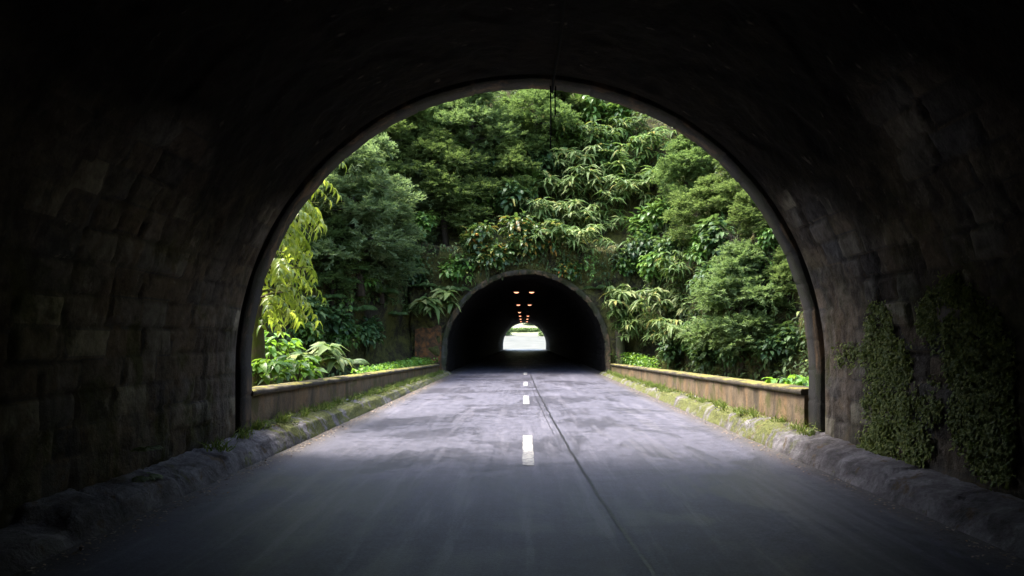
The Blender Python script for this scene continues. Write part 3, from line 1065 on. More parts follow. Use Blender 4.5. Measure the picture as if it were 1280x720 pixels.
NAMES = {'ginger': ('ginger_plant', 'plant'), 'gingerlight': ('ginger_plant', 'plant'), 'biggin': ('broad_leaved_plant', 'plant'), 'cedar': ('cedar_tree', 'tree'),
         'cedargrey': ('cedar_tree', 'tree'), 'cedarolive': ('cedar_tree', 'tree'), 'cedarbright': ('cedar_tree', 'tree'), 'fern': ('fern', 'fern'), 'palefern': ('fern', 'fern'), 'herb': ('leafy_herb', 'plant'),
         'weed': ('weed', 'plant'), 'gold': ('shrub', 'shrub'), 'dark': ('shrub', 'shrub'), 'green': ('shrub', 'shrub'), 'orange': ('shrub', 'shrub')}
GROUPS = {'ginger_plant': 'ginger plants on the hillside', 'cedar_tree': 'feathery trees on the hillside', 'fern': 'ferns on the bank', 'weed': 'weeds along the kerbs',
          'shrub': 'leafy shrubs on the hillside', 'leafy_herb': 'bright herbs behind the parapets', 'broad_leaved_plant': 'broad leaved plants beside the far arch'}
cnt = [0]


def plant(kind, px, py, wpx, label, Y=None, var=None, tilt=0.0, stretch=1.0):
    """a plant whose crown centre lies along the given line of sight, rooted on the hillside (or at depth Y)"""
    cnt[0] += 1
    i = (cnt[0] if var is None else var) % (8 if 'ginger' in kind else 4)
    fm, sm, w, ch = lib(kind, i)
    cam = Vector((0, 0, CAMZ))
    Y0 = Y
    if Y is None:
        hit = bvh.ray_cast(cam, ray(px, py).normalized())[0]
        Y0 = hit.y if hit else 30
    if 'ginger' in kind: wpx *= 1.3
    if kind in ('green', 'dark', 'orange'): wpx *= 1.12
    sc = wpx * Y0 / F / w
    if Y is None:
        low = bvh.ray_cast(cam, ray(px, min(py + ch * sc * F / Y0, 462)).normalized())
        base, nv = (low[0], low[1]) if low[0] else (at(px, py, Y0), Vector((0, -1, 0)))
        if base.y < Y0 - 6: base = at(px, py, Y0) - Vector((0, 0, ch * sc))
        out = Vector((nv.x, nv.y, 0))
        out = out.normalized() if out.length > .05 else Vector((0, -1, 0))
        if out.y > 0: out = -out
        base = base + out * .12
    else:
        base = at(px, py, Y) - Vector((0, 0, ch * sc * stretch)); out = Vector((0, -1, 0))
    rz = math.atan2(out.y, out.x) + math.pi / 2 + random.uniform(-.4, .4)
    nm, cat = NAMES[kind]
    if 'cedar' in kind or kind in ('fern', 'herb', 'weed'): rz = random.uniform(0, 6.28)
    o = empty(nm, base, rz)
    o.scale = (sc, sc, sc * stretch)
    o.rotation_euler = (random.uniform(-.06, .06) + tilt, random.uniform(-.06, .06), rz)
    tag(o, label, cat, GROUPS.get(nm))
    obj(fm.name.split('.')[0], fm, None, o)
    obj('trunk' if 'cedar' in kind else 'stem', sm, None, o)
    return o


PLANTS = [
    # feathery trees, left
    ('cedargrey', 448, 258, 125, 'large grey green feathery tree at the left of the slope, beside the yellow leaves'),
    ('cedarolive', 470, 185, 100, 'olive feathery tree with layered sprays against the upper left arch rim'),
    ('cedar', 535, 165, 85, 'small feathery tree behind a bright lime sprig near the upper left rim'),
    ('cedarbright', 592, 155, 100, 'bright feathery tree below the arch rim, left of the golden dry sprig'),
    ('cedar', 665, 145, 90, 'tall feathery green tree at the top centre, left of the hanging cables'),
    ('cedarolive', 560, 235, 95, 'dim olive feathery tree in the middle left of the slope'),
    ('cedarolive', 640, 212, 60, 'small yellowish feathery tree at the centre, below the golden sprig'),
    ('cedargrey', 500, 255, 80, 'feathery grey green tree right of the largest grey one'),
    ('cedargrey', 475, 300, 90, 'dark bluish feathery tree low on the left slope, above the ferns'),
    ('cedar', 412, 322, 70, 'shaded feathery tree hanging behind the yellow leaves'),
    ('cedarolive', 702, 135, 50, 'thin feathery tree right of the hanging cables'),
    # feathery trees, right
    ('cedar', 858, 212, 72, 'rounded feathery tree near the upper right arch rim'),
    ('cedarolive', 912, 232, 58, 'olive feathery tree touching the right arch rim'),
    ('cedarolive', 872, 272, 62, 'flat topped yellowish feathery tree in the middle of the right slope'),
    ('cedarbright', 930, 372, 112, 'big soft bright feathery tree above the right parapet'),
    ('cedarolive', 990, 335, 58, 'feathery tree half hidden by the right arch rim'),
    ('dark', 990, 418, 50, 'dark leafy shrub low beside the right arch rim'),
    ('cedarolive', 950, 268, 48, 'brownish dim feathery tree under the right arch rim'),
    # ginger, upper right bank
    ('green', 740, 135, 55, 'bright green leafy shrub at the top, right of the cables'),
    ('green', 770, 142, 50, 'vivid green leafy shrub just inside the rim at the upper right'),
    ('ginger', 795, 160, 55, 'ginger plant under the rim at the upper right, topmost of its bank'),
    ('ginger', 745, 168, 55, 'ginger plant below the bright green shrub right of the cables'),
    ('gingerlight', 722, 196, 55, 'pale ginger plant just right of the hanging cables\' lower ends'),
    ('ginger', 772, 192, 58, 'ginger plant with drooping leaves in the middle of the upper right bank'),
    ('ginger', 822, 182, 52, 'ginger plant beside the upper right rim, left of the rounded tree'),
    ('gingerlight', 700, 232, 52, 'ginger plant with pale whorls at the left end of the upper bank'),
    ('gingerlight', 740, 228, 60, 'pale ginger plant with hand shaped whorls at the centre of the bank'),
    ('ginger', 800, 215, 52, 'dark ginger plant left of the rounded feathery tree'),
    ('gingerlight', 785, 238, 58, 'pale ginger plant with whorls hanging over the dark hollow'),
    ('gingerlight', 672, 258, 52, 'ginger plant with long pale leaves above the orange leaved shrubs'),
    ('gingerlight', 712, 262, 55, 'ginger plant spreading over the shade above the far arch'),
    ('gingerlight', 752, 272, 55, 'pale ginger plant left of the dark hollow, over the arch shoulder'),
    ('gingerlight', 730, 300, 48, 'lowest pale ginger plant of the upper bank, above the arch'),
    ('ginger', 690, 292, 45, 'ginger plant among the yellow leaves above the arch crown'),
    ('dark', 690, 205, 55, 'dark leafy shrub in the shade below the hanging cables'),
    ('dark', 640, 252, 55, 'dark leafy shrub in the middle of the slope, left of the pale ginger'),
    # centre shrubs
    ('green', 605, 245, 50, 'glossy green shrub left of centre on the slope'),
    ('dark', 585, 272, 50, 'dark shrub with drooping leaves left of the orange leaves'),
    ('green', 655, 232, 45, 'small glossy shrub under the little yellowish tree'),
    ('orange', 596, 300, 48, 'shrub with orange leaves at the left end of the turning row'),
    ('orange', 650, 285, 50, 'shrub with yellow and orange leaves highest above the arch crown'),
    ('orange', 628, 315, 52, 'shrub with orange leaves just above the left of the arch crown'),
    ('orange', 680, 322, 50, 'shrub with yellow leaves just above the right of the arch crown'),
    ('orange', 610, 345, 45, 'small turning shrub hanging onto the left shoulder of the arch'),
    ('orange', 655, 325, 45, 'turning shrub hanging straight over the arch crown'),
    ('orange', 715, 335, 38, 'small turning shrub on the right shoulder of the arch'),
    ('green', 570, 335, 45, 'green trailing shrub left of the arch shoulder'),
    ('gold', 618, 158, 32, 'golden dry sprig high on the slope near the top centre'),
    # left of the far arch
    ('biggin', 545, 378, 58, 'plant with broad pale drooping leaves beside the left of the arch'),
    ('biggin', 512, 384, 42, 'smaller broad leaved plant left of the pale drooping one'),
    ('fern', 566, 356, 48, 'bright fern on the ledge left of the arch shoulder'),
    ('fern', 530, 352, 45, 'fern on the mossy ledge left of the arch'),
    ('dark', 505, 330, 55, 'dark shrub on the left slope above the bare mossy rock'),
    ('fern', 475, 358, 55, 'light fern hanging over the left mossy rock'),
    ('fern', 445, 380, 55, 'fern low on the left bank, beside the mossy rock'),
    ('fern', 425, 345, 50, 'shaded fern behind the drooping yellow leaves'),
    ('dark', 415, 400, 60, 'dark shrub behind the bright herbs on the left bank'),
    ('dark', 385, 385, 60, 'dark shrub below the yellow leaves on the left'),
    ('dark', 455, 415, 45, 'small dark shrub against the left mossy rock'),
    ('fern', 395, 425, 55, 'fern above the glossy herbs behind the left parapet'),
    # lower right bank
    ('green', 808, 280, 55, 'vivid green shrub right of the dark hollow'),
    ('green', 835, 262, 48, 'green shrub below the rounded feathery tree'),
    ('dark', 800, 312, 50, 'dark glossy shrub below the vivid green one on the right'),
    ('green', 822, 335, 52, 'bright green shrub at the middle of the right bank'),
    ('ginger', 862, 330, 55, 'ginger plant left of the big soft feathery tree'),
    ('gingerlight', 800, 365, 60, 'ginger plant with yellow tinted leaves right of the far arch'),
    ('gingerlight', 838, 375, 60, 'ginger plant with bright leaves in the middle of the lower right bank'),
    ('ginger', 785, 392, 45, 'small ginger plant closest to the right side of the far arch'),
    ('gingerlight', 820, 405, 55, 'ginger plant with the palest drooping leaves, over the right mossy rock'),
    ('gingerlight', 860, 405, 55, 'pale ginger plant right of the palest drooping one'),
    ('ginger', 900, 400, 50, 'ginger plant below the big soft feathery tree'),
    ('dark', 845, 440, 48, 'dark leafy shrub behind the right parapet near the mossy rock'),
    ('dark', 885, 445, 52, 'dark leafy shrub behind the middle of the right parapet'),
    ('dark', 925, 440, 55, 'dark leafy shrub under the big soft tree behind the right parapet'),
    ('dark', 890, 350, 50, 'dark shrub between the ginger and the big soft tree'),
    ('dark', 965, 450, 50, 'dark shrub beside the bright herb at the right parapet'),
    ('dark', 900, 290, 60, 'dark shrub under the flat topped yellowish tree'),
    ('dark', 845, 305, 50, 'dark shrub under the flat topped tree\'s left side'),
    # fillers between the trees
    ('fern', 505, 200, 55, 'light fern between the two olive feathery trees at the upper left'),
    ('green', 560, 190, 48, 'green leafy shrub under the bright feathery tree left of the golden sprig'),
    ('green', 622, 190, 42, 'green leafy shrub directly below the golden dry sprig'),
    ('fern', 535, 215, 50, 'fern in the dark gap at the middle left of the slope'),
    ('dark', 600, 212, 48, 'dark leafy shrub left of the little yellowish tree'),
    ('green', 520, 285, 46, 'green leafy shrub below the feathery tree right of the largest one'),
    ('fern', 545, 275, 46, 'drooping fern above the bare mossy rock left of centre'),
    ('fern', 440, 330, 52, 'fern in front of the shaded feathery tree on the left'),
    ('green', 455, 345, 42, 'small green shrub below the dark bluish feathery tree'),
    ('fern', 405, 365, 52, 'fern hanging under the yellow leaves on the left'),
    ('green', 375, 410, 50, 'green leafy shrub behind the herbs, below the yellow leaves'),
    ('fern', 372, 350, 50, 'dim fern behind the middle of the yellow leaves'),
    ('green', 425, 420, 40, 'small green shrub left of the bare mossy rock by the parapet'),
    ('fern', 490, 388, 38, 'small fern on the top of the left mossy rock'),
    ('fern', 580, 322, 38, 'small fern above the left shoulder of the far arch'),
    ('fern', 745, 355, 38, 'small fern on the rock at the right shoulder of the far arch'),
    ('green', 770, 215, 40, 'green shrub among the pale ginger of the upper right bank'),
    ('dark', 752, 196, 42, 'dark shrub hidden between the ginger below the bright shrubs'),
    ('green', 712, 168, 42, 'green leafy shrub just right of the cables, under the thin tree'),
    ('fern', 850, 240, 42, 'fern between the rounded tree and the vivid green shrub on the right'),
    ('green', 880, 312, 42, 'green shrub in front of the dark one below the flat topped tree'),
    ('fern', 905, 335, 45, 'fern at the upper left edge of the big soft tree'),
    ('green', 868, 428, 42, 'green leafy shrub low behind the right parapet, left of centre'),
    ('fern', 905, 430, 46, 'fern low behind the right parapet beneath the big soft tree'),
    ('fern', 950, 432, 46, 'fern in the shade behind the right parapet near the arch rim'),
    ('green', 965, 300, 40, 'green shrub in the shade beside the right arch rim'),
    ('fern', 930, 300, 44, 'fern under the olive tree that touches the right rim'),
    ('green', 785, 330, 38, 'small green shrub at the edge of the right dark hollow'),
]
for p in PLANTS:
    plant(*p)
# plants rooted behind the parapets
for kind, px, py, w, Y, lab in [
    ('herb', 335, 462, 70, 13.6, 'bright green herb behind the left parapet, nearest the mossy trunk'),
    ('herb', 368, 455, 65, 14.6, 'bright green herb behind the left parapet, right of the one by the trunk'),
    ('biggin', 402, 448, 72, 16.0, 'plant with large glossy pale leaves behind the left parapet'),
    ('herb', 345, 430, 60, 16.5, 'taller green herb behind the bright ones at the left parapet'),
    ('fern', 432, 445, 60, 18.5, 'grey green fern behind the left parapet, right of the glossy plant'),
    ('herb', 985, 478, 62, 12.4, 'brilliant green herb showing over the right parapet at the arch rim'),
    ('herb', 1008, 484, 50, 12.0, 'second brilliant herb, cut off by the right arch rim'),
]:
    plant(kind, px, py, w, lab, Y=Y)

for px, py, w, Y, lab in [
    (335, 527, 24, 11.6, 'leafy weed at the foot of the left parapet, nearest the near portal'),
    (352, 522, 24, 12.8, 'bright weed second from the near portal along the left parapet'),
    (378, 513, 22, 14.4, 'spreading weed at the foot of the left parapet, below the bright herbs'),
    (420, 500, 14, 17.8, 'small upright weed midway along the left parapet'),
    (812, 507, 18, 20.0, 'small weed midway along the foot of the right parapet'),
    (930, 514, 22, 14.2, 'leafy weed at the foot of the right parapet'),
    (960, 526, 18, 12.6, 'weed at the foot of the right parapet close to the near portal'),
    (1015, 536, 18, 10.0, 'small weed growing in the corner at the foot of the right portal rim'),
    (1160, 627, 24, 7.2, 'small weed on the bare right kerb inside the tunnel'),
]:
    plant('weed', px, py, w, lab, Y=Y)


def vine(px, py, length, label):
    hit = bvh.ray_cast(Vector((0, 0, CAMZ)), ray(px, py).normalized())[0]
    if hit is None: return
    r = np.random.default_rng(int(px))
    root = empty('hanging_vine', (hit.x, hit.y - .75, hit.z)); tag(root, label, 'vine', 'vines hanging on the hillside')
    st, lf = MB(), MB()
    for k in range(3):
        x = r.normal(0, .12)
        pts = [(x + .08 * math.sin(t * 4 + k), .5 * (1 - t) ** 2 - .1 * k, -length * t * (1 - .2 * k)) for t in np.linspace(0, 1, 10)]
        st.tube(pts, .012, 4, False)
        n = 34
        P = np.array([pts[i] for i in r.integers(0, 10, n)]) + r.normal(0, .05, (n, 3))
        put(lf, OVAL, P, r.normal(0, 1, (n, 3)) * [1, .7, .3] + [0, -.4, -.5], UP[None] + r.normal(0, .4, (n, 3)) + [0, -.5, 0], r.uniform(.08, .17, n), r.uniform(.05, .09, n), .2)
    st.build('stem', M['bark'], root); lf.build('foliage', M['green'], root)


for px, py, ln, lab in [(560, 250, 1.6, 'leafy vine hanging left of the orange leaved shrubs'), (668, 180, 1.8, 'leafy vine hanging straight below the tall top tree'),
                        (775, 255, 1.7, 'leafy vine trailing into the right dark hollow'), (515, 225, 2.0, 'leafy vine hanging in the dark gap at the upper left'),
                        (842, 290, 1.5, 'leafy vine under the flat topped tree on the right'), (735, 320, 1.2, 'leafy vine hanging onto the rock right of the arch crown'),
                        (430, 375, 1.5, 'leafy vine low on the left bank near the yellow leaves'), (955, 320, 1.6, 'leafy vine above the right end of the big soft tree')]:
    vine(px, py, ln, lab)

dd = empty('dead_shrub', at(922, 318, 27.5)); tag(dd, 'bare brown twigs of a dead shrub above the big soft tree', 'shrub')
db = MB(); r = np.random.default_rng(5)
for k in range(16):
    a_ = r.uniform(0, 6.28); p1 = np.array([math.cos(a_) * .35, -.3 - r.uniform(0, .4), r.uniform(.3, .8)]); p2 = p1 + r.normal(0, .25, 3) + [0, -.1, .3]
    db.tube([(0, .3, -.6), tuple(p1), tuple(p2)], [.028, .016, .006], 5, False)
    for q in range(3): db.tube([tuple(p1), tuple(p1 + r.normal(0, .28, 3) + [0, 0, .15])], [.009, .004], 4, False)
db.build('branches', M['bark'], dd)

# low ivy strips behind the parapets' far ends, lime sprig near the rim
def leafy_strip(name, label, pts, n, L, Wd, hgt, mat, cat):
    mb = MB()
    r = np.random.default_rng(len(label))
    t = r.uniform(0, len(pts) - 1, n)
    i = np.minimum(t.astype(int), len(pts) - 2); f = (t - i)[:, None]
    A = np.array([tuple(p) for p in pts])
    P = A[i] * (1 - f) + A[i + 1] * f + np.stack([r.normal(0, .28, n), r.normal(0, .3, n), r.uniform(0, hgt, n)], -1)
    D = r.normal(0, 1, (n, 3)) * [1, 1, .4] + [0, -.4, .1]
    put(mb, OVAL, P, D, UP[None] + r.normal(0, .4, (n, 3)), L * r.uniform(.6, 1.3, n), Wd * r.uniform(.7, 1.2, n), .2)
    o = mb.build(name, M[mat])
    return tag(o, label, cat)


leafy_strip('ivy_bank', 'low green ivy behind the far end of the left parapet', [(-5.3, 24, .1), (-5.2, 28, .1), (-5.0, 31.5, .15), (-4.8, 34.6, .2)], 3000, .13, .085, .62, 'herb', 'ivy')
leafy_strip('ivy_bank', 'grassy green ivy on the bank at the right foot of the far arch', [(4.95, 35.0, .3), (5.2, 33.4, .25), (5.3, 30.5, .1)], 1600, .12, .07, .75, 'herb', 'ivy')

# lime sprig
o = plant('herb', 536, 142, 34, 'lime green sprig of leaves high on the left slope near the rim', var=1)

# ------------------------------------------------------------------ yellow-leaved tree beside the near portal, left
tr = empty('tree', (-5.22, 14.0, 0)); tag(tr, 'tree with drooping sunlit yellow green leaves and a mossy trunk beside the left portal', 'tree')
tb = MB()
r = np.random.default_rng(3)
tb.tube([(0, 0, -.3), (.02, 0, .8), (-.03, .02, 2.0), (-.12, .05, 3.4), (-.2, .1, 5.2), (-.1, .2, 7.2)], [.24, .19, .17, .15, .12, .06], 12)
cr = MB()
tips = []
for k in range(44):
    h = 2.1 + 4.6 * (k + r.uniform(0, 1)) / 44
    az = r.uniform(-1.3, .7) if k % 4 else r.uniform(0, 6.28)
    ln = r.uniform(.45, 1.45) * (.75 + .25 * min(1, h / 4))
    p0 = np.array([-.1, .05, h]); d = np.array([math.cos(az), math.sin(az), .25])
    p1 = p0 + d * ln * .6; p2 = p1 + d * ln * .5 + [0, 0, -.1]
    tb.tube([tuple(p0), tuple(p1), tuple(p2)], [.035, .022, .010], 5, False)
    for q in range(5):
        f = r.uniform(.35, 1)
        tips.append((p0 + (p2 - p0) * f + r.normal(0, .10, 3), az + r.normal(0, .8)))
for p, az in tips:                      # pinnate leaves, drooping
    L = r.uniform(.4, .75)
    o_ = np.array([math.cos(az), math.sin(az), 0])
    t = np.linspace(0, 1, 6)
    P = p[None] + o_[None] * (t * L * .75)[:, None] + UP[None] * ((.10 * t - .6 * t * t) * L)[:, None]
    T = unit(np.gradient(P, axis=0)); S = unit(np.cross(T, UP)); N = np.cross(S, T)
    cr.tube([tuple(x) for x in P[::2]] + [tuple(P[-1])], .006, 4, False)
    for sg in (-1, 1):
        D = S * sg * .8 + T * .8; D[:, 2] -= .35
        put(cr, LANCE, P[1:], D[1:], N[1:] + r.normal(0, .3, (5, 3)), (.21 * r.uniform(.6, 1.25, 5)), .07, r.uniform(0, .4, 5))
tb.build('trunk', M['mossbark'], tr)
cr.build('crown', M['sunny'], tr)

# ------------------------------------------------------------------ undergrowth on the rock (one leafy mass)
def bare(px, py):
    """bare mossy rock left without cover"""
    for cx, cy, rx, ry in ((472, 420, 46, 46), (545, 315, 36, 32), (795, 425, 46, 42), (755, 335, 46, 34), (770, 295, 34, 26), (790, 260, 18, 14), (840, 440, 30, 20)):
        if ((px - cx) / rx) ** 2 + ((py - cy) / ry) ** 2 < 1: return True
    return False


areas = []
tri = G.reshape(-1, 3)[Q]
c3 = tri.mean(1)
nv = np.cross(tri[:, 2] - tri[:, 0], tri[:, 3] - tri[:, 1])
ar = np.linalg.norm(nv, axis=1) / 2
nv = nv / (np.linalg.norm(nv, axis=1, keepdims=True) + 1e-9)
flip = (nv[:, 1] > 0) & (np.abs(nv[:, 2]) < .95)
nv[flip] *= -1
ok = (c3[:, 2] > 0) & (c3[:, 2] < 21) & (c3[:, 1] > 10) & (np.abs(c3[:, 0]) < 20)
pxs = CX + F * c3[:, 0] / np.maximum(c3[:, 1], 1); pys = CY - F * (c3[:, 2] - CAMZ) / np.maximum(c3[:, 1], 1)
dens = np.array([.0 if (not o_ or bare(a, b)) else max(.0, .55 + 1.5 * noise.noise(Vector(c * .7))) for o_, a, b, c in zip(ok, pxs, pys, c3)])
w = ar * dens
NU = 90000
pick = rng.choice(len(w), NU, p=w / w.sum())
uv = rng.uniform(0, 1, (NU, 2))
T4 = tri[pick]
P = (T4[:, 0] * ((1 - uv[:, :1]) * (1 - uv[:, 1:])) + T4[:, 1] * (uv[:, :1] * (1 - uv[:, 1:])) + T4[:, 2] * (uv[:, :1] * uv[:, 1:]) + T4[:, 3] * ((1 - uv[:, :1]) * uv[:, 1:]))
Nn = nv[pick]
lump = np.array([.22 + .3 * max(0, noise.noise(Vector(p * 1.1))) for p in P])
P = P + Nn * (rng.uniform(0, 1, NU) * lump)[:, None]
D = Nn * .7 + rng.normal(0, .6, (NU, 3)) + [0, 0, -.25]
NH = 4200
hx = rng.uniform(-5.5, 5.8, NH); hz = rng.uniform(1.0, 6.4, NH)
kp = (np.hypot(hx - FC, hz - FZ) > FR + .42) & (np.array([noise.noise(Vector((a * .9, b * .9, 3))) for a, b in zip(hx, hz)]) + (hz - 4.6) * .35 > rng.uniform(-.1, .3, NH))
hx, hz = hx[kp], hz[kp]
P = np.concatenate([P, np.stack([hx, FY - .12 - rng.uniform(0, .35, len(hx)), hz], -1)])
Nn = np.concatenate([Nn, np.repeat([[0, -1.0, 0]], len(hx), 0)])
NU = len(P)
D = Nn * .7 + rng.normal(0, .6, (NU, 3)) + [0, 0, -.25]
ug = MB()
put(ug, OVAL, P, D, UP[None] + Nn * .5 + rng.normal(0, .3, (NU, 3)), rng.uniform(.10, .30, NU), rng.uniform(.04, .11, NU), .25)
tag(ug.build('undergrowth', M['cover']), 'dark leafy undergrowth covering the steep hillside', 'undergrowth', kind='stuff')

# ------------------------------------------------------------------ creepers on the near tunnel's right wall
def wall_hit(px, py):
    d = ray(px, py)
    lo, hi = 1.0, 12.0
    for y in np.arange(2.0, 12, .02):
        x, z = d.x * y, CAMZ + d.z * y
        if (z <= NZ and abs(x - NC) >= NR) or (z > NZ and (x - NC) ** 2 + (z - NZ) ** 2 >= NR * NR):
            n_ = Vector((NC - x, 0, (NZ - z) if z > NZ else 0)).normalized()
            return Vector((x, y, z)), n_
    return None, None


def creeper(label, poly, n, seed):
    r = np.random.default_rng(seed)
    P, N = [], []
    xs_, ys_ = [p[0] for p in poly], [p[1] for p in poly]
    tries = 0
    while len(P) < n and tries < n * 12:
        tries += 1
        px, py = r.uniform(min(xs_), max(xs_)), r.uniform(min(ys_), max(ys_))
        ins = False
        j = len(poly) - 1
        for i in range(len(poly)):
            if (poly[i][1] > py) != (poly[j][1] > py) and px < (poly[j][0] - poly[i][0]) * (py - poly[i][1]) / (poly[j][1] - poly[i][1]) + poly[i][0]: ins = not ins
            j = i
        if not ins: continue
        if noise.noise(Vector((px / 16, py / 16, seed))) + .6 * noise.noise(Vector((px / 6, py / 6, seed + 3))) < r.uniform(-.2, .6): continue
        p, n_ = wall_hit(px + r.normal(0, 3), py + r.normal(0, 5))
        if p is None: continue
        th = .008 + .055 * max(0, noise.noise(p * 4.5) + .15)
        P.append(tuple(p + n_ * th * r.uniform(.2, 1))); N.append(tuple(n_))
    P, N = np.array(P), np.array(N)
    k = len(P)
    D = N * .5 + r.normal(0, .6, (k, 3)) + [0, 0, -.6]
    mb = MB()
    put(mb, OVAL, P, D, N + UP * .4 + r.normal(0, .25, (k, 3)), r.uniform(.018, .05, k), r.uniform(.013, .036, k), .3)
    tag(mb.build('creeper', M['ivy']), label, 'creeper', 'creepers on the right tunnel wall')


creeper('narrow green creeper patch on the right tunnel wall, nearer the light', [(1090, 380), (1112, 385), (1115, 415), (1138, 440), (1138, 500), (1152, 535), (1165, 560), (1150, 585), (1105, 575), (1072, 560), (1085, 520), (1082, 450), (1084, 410)], 13000, 11)
creeper('wide dark creeper curtain on the right tunnel wall, farther into the dark', [(1150, 375), (1190, 345), (1240, 380), (1265, 420), (1268, 560), (1262, 600), (1235, 600), (1200, 560), (1185, 500), (1190, 470), (1178, 440), (1150, 420)], 17000, 12)
creeper('small creeper cushion on the right tunnel wall between the two larger patches', [(1150, 480), (1175, 478), (1178, 520), (1160, 530), (1148, 510)], 700, 13)
creeper('thin creeper tuft on the right tunnel wall closest to the portal', [(1045, 430), (1080, 435), (1078, 460), (1050, 455)], 420, 14)

# small ferns growing at the left wall's foot
for px, py, w, lab in ((182, 556, 42, 'small pale fern growing at the foot of the left tunnel wall'),
                       (180, 590, 60, 'tuft of leaves on the left kerb in the tunnel, below the small fern'),):
    p, n_ = wall_hit(px, py)
    Yq = min(p.y if p else 7.3, 7.4)
    plant('palefern', px, py, w, lab, Y=Yq - .25)

# ------------------------------------------------------------------ grass, litter, grit along the kerbs
def tufts(name, label, side, n, yr, mat):
    r = np.random.default_rng(n)
    mb = MB()
    Ps, Ds, Ls = [], [], []
    xw = -3.92 if side < 0 else 4.0
    for k in range(n):
        y = r.uniform(*yr)
        if noise.noise(Vector((side * 5, y * .9, 1))) < r.uniform(-.5, .25): continue
        hh = foot_top(y)
        m_ = 16
        x = xw - side * abs(r.normal(0, .10))
        base = np.stack([x + r.normal(0, .05, m_), y + r.normal(0, .07, m_), np.full(m_, hh - .02)], -1)
        d = np.stack([r.normal(-side * .25, .4, m_), r.normal(0, .4, m_), r.uniform(.5, 1.2, m_)], -1)
        Ps.append(base); Ds.append(d); Ls.append(r.uniform(.07, .20, m_))
    P, D, L = np.concatenate(Ps), np.concatenate(Ds), np.concatenate(Ls)
    put(mb, BLADE, P, D, r.normal(0, 1, (len(P), 3)), L, .012 + L * .03, .35)
    m2 = len(P) // 3
    put(mb, OVAL, P[:m2] + [0, 0, .02], r.normal(0, 1, (m2, 3)) * [1, 1, .4], UP[None] + r.normal(0, .3, (m2, 3)), .05, .03, .2)
    tag(mb.build(name, M[mat]), label, 'grass', kind='stuff')


tufts('verge_grass', 'bright grass and weeds at the foot of the left parapet', -1, 210, (8.6, 33.5), 'grass')
tufts('verge_grass', 'grass and weeds at the foot of the right parapet', 1, 120, (9.8, 33.5), 'grass')


def moss(label, side, n, yr):
    r = np.random.default_rng(n)
    xr = -3.52 if side < 0 else 3.68
    xw = -3.95 if side < 0 else 4.05
    y = r.uniform(*yr, n); u = r.uniform(0, 1, n)
    keep_ = np.array([noise.noise(Vector((side * 3, a * .8, b * 1.5))) + .5 * noise.noise(Vector((side, a * 3, b * 4))) > c for a, b, c in zip(y, u, r.uniform(-.05, .5, n))])
    y, u = y[keep_], u[keep_]
    k = len(y)
    prof = np.interp(u, [0, .05, .13, .2, .3, .48, .72, 1], [0, .1, .42, .7, .78, .9, 1.0, 1.06])
    h = np.array([foot_top(a) for a in y])
    P = np.stack([xr + (xw - xr) * u, y, h * prof + r.uniform(-.01, .025, k)], -1)
    mb = MB()
    put(mb, OVAL, P, r.normal(0, 1, (k, 3)) * [1, 1, .6] + [-side * .2, 0, .3], UP[None] + r.normal(0, .4, (k, 3)), r.uniform(.02, .05, k), r.uniform(.012, .03, k), .2)
    tag(mb.build('moss', M['mossleaf']), label, 'moss', kind='stuff')


moss('yellow green moss cushions on the left kerb below the parapet', -1, 8000, (10.1, 33))
moss('yellow green moss cushions on the right kerb below the parapet', 1, 6500, (10.1, 33))

def grit(name, label, side, n, yr):
    r = np.random.default_rng(n + 1)
    x0 = -3.45 if side < 0 else 3.60
    x = x0 - side * np.abs(r.normal(0, .13, n)); y = r.uniform(*yr, n)
    P = np.stack([x, y, np.full(n, .016)], -1)
    mb = MB()
    put(mb, OVAL, P, r.normal(0, 1, (n, 3)) * [1, 1, .12], UP[None] + r.normal(0, .10, (n, 3)), r.uniform(.012, .05, n), r.uniform(.010, .028, n), .0)
    tag(mb.build(name, M['gravel']), label, 'litter', kind='stuff')


grit('leaf_litter', 'brown leaf litter and grit along the left road edge', -1, 1500, (4.5, 30))
grit('leaf_litter', 'brown leaf litter and grit along the right road edge', 1, 700, (4.5, 30))

# ------------------------------------------------------------------ cables
cb = MB()
pts = [(NC + .33 + .015 * math.sin(y * 1.7), y, NZ + math.sqrt(NR ** 2 - .33 ** 2) - .07 - .02 * abs(math.sin(y * .9))) for y in np.linspace(-20, 10.3, 60)]
cb.tube(pts, .018, 6)
tag(cb.build('overhead_cable', M['rubber']), 'black cable running along the crown of the near tunnel', 'cable')
for dx, ln, lab in ((.0, .90, 'longer black cable end hanging from the arch crown'), (.075, .42, 'shorter black cable end hanging from the arch crown')):
    cb = MB()
    pts = [(.375 + dx + .008 * math.sin(t * 3 + dx * 40), 10.25 + .01 * math.sin(t * 4), NZ + NR - .02 - ln * t) for t in np.linspace(-.02, 1, 14)]
    cb.tube(pts, [.010] * 13 + [.006], 6)
    tag(cb.build('hanging_cable', M['rubber']), lab, 'cable', 'cables hanging from the arch crown')

# ------------------------------------------------------------------ far hedge and bushes beyond the exit
def far_bush(name, label, x, y, z, sx, sz, n, mat, cat):
    r = np.random.default_rng(int(x * 10 + y + n))
    d = unit(r.normal(0, 1, (n, 3))) * r.uniform(.5, 1, (n, 1))
    P = d * [sx, 1.4, sz] + [x, y, z + sz * .8]
    mb = MB()
    put(mb, OVAL, P, d + r.normal(0, .5, (n, 3)), UP[None] + d, .5, .28, .2)
    tag(mb.build(name, M[mat]), label, cat)


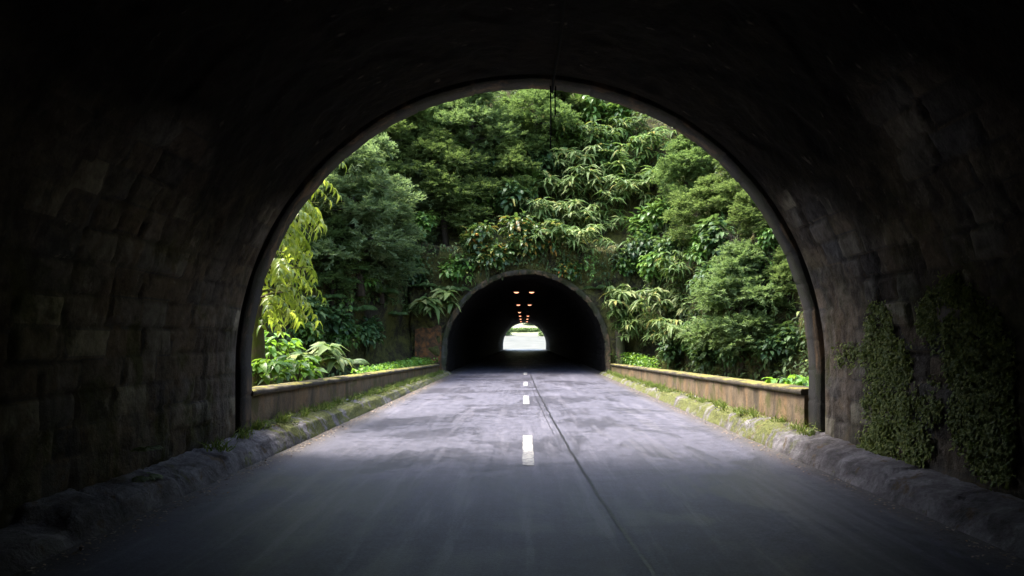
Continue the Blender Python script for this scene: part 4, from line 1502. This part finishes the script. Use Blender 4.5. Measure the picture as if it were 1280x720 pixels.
far_bush('hedge', 'dark hedge crossing the bright view at the tunnel exit', .5, 196, 4.1, 8.5, .45, 2000, 'cedar', 'hedge')
far_bush('bush', 'pale bush at the left of the bright exit view', -5.2, 190, 3.0, 2.2, 1.6, 900, 'cedarbright', 'bush')
far_bush('bush', 'pale round bush at the right of the bright exit view', 5.6, 188, 2.0, 1.8, 1.3, 800, 'cedarbright', 'bush')
far_bush('tree', 'pale tree rising above the hedge in the bright exit view', 2.6, 206, 6, 3.5, 3.0, 1500, 'cedarbright', 'tree')

# ------------------------------------------------------------------ camera, light, render settings
cam = bpy.data.cameras.new('camera')
co = bpy.data.objects.new('camera', cam); col.objects.link(co)
co.location = (0, 0, CAMZ); co.rotation_euler = (math.pi / 2, 0, 0)
cam.sensor_width = 36; cam.lens = 36 * F / 1280
cam.shift_x = (640 - CX) / 1280; cam.shift_y = (CY - 360) / 1280
cam.clip_start = .05; cam.clip_end = 3000
scene.camera = co

sun_dir = Vector((-.42, .06, .88)).normalized()      # towards the sun
elev = math.asin(sun_dir.z)
az = math.atan2(sun_dir.x, sun_dir.y)
w_ = bpy.data.worlds.new('World'); scene.world = w_; w_.use_nodes = True
nt = w_.node_tree
sky = nt.nodes.new('ShaderNodeTexSky'); sky.sky_type = 'NISHITA'; sky.sun_disc = False
sky.sun_elevation = elev; sky.sun_rotation = az
sky.air_density = 1.0; sky.dust_density = 4.0; sky.ozone_density = 1.0
nt.links.new(sky.outputs[0], nt.nodes['Background'].inputs[0])
nt.nodes['Background'].inputs[1].default_value = .13
sl = bpy.data.lights.new('sun', 'SUN'); sl.energy = 1.1; sl.angle = R(26); sl.color = (1, .97, .92)
so = bpy.data.objects.new('sun', sl); col.objects.link(so)
so.rotation_euler = (-sun_dir).to_track_quat('-Z', 'Y').to_euler()
so.location = (0, 0, 40)

scene.view_settings.view_transform = 'Standard'
scene.view_settings.look = 'None'
scene.view_settings.gamma = 1
scene.view_settings.exposure = 3.2
c_ = scene.cycles
c_.use_denoising = True
try: c_.denoiser = 'OPENIMAGEDENOISE'
except Exception: pass
c_.max_bounces = 10; c_.diffuse_bounces = 7; c_.glossy_bounces = 3; c_.transmission_bounces = 4; c_.transparent_max_bounces = 4
c_.sample_clamp_indirect = 6
c_.use_fast_gi = False
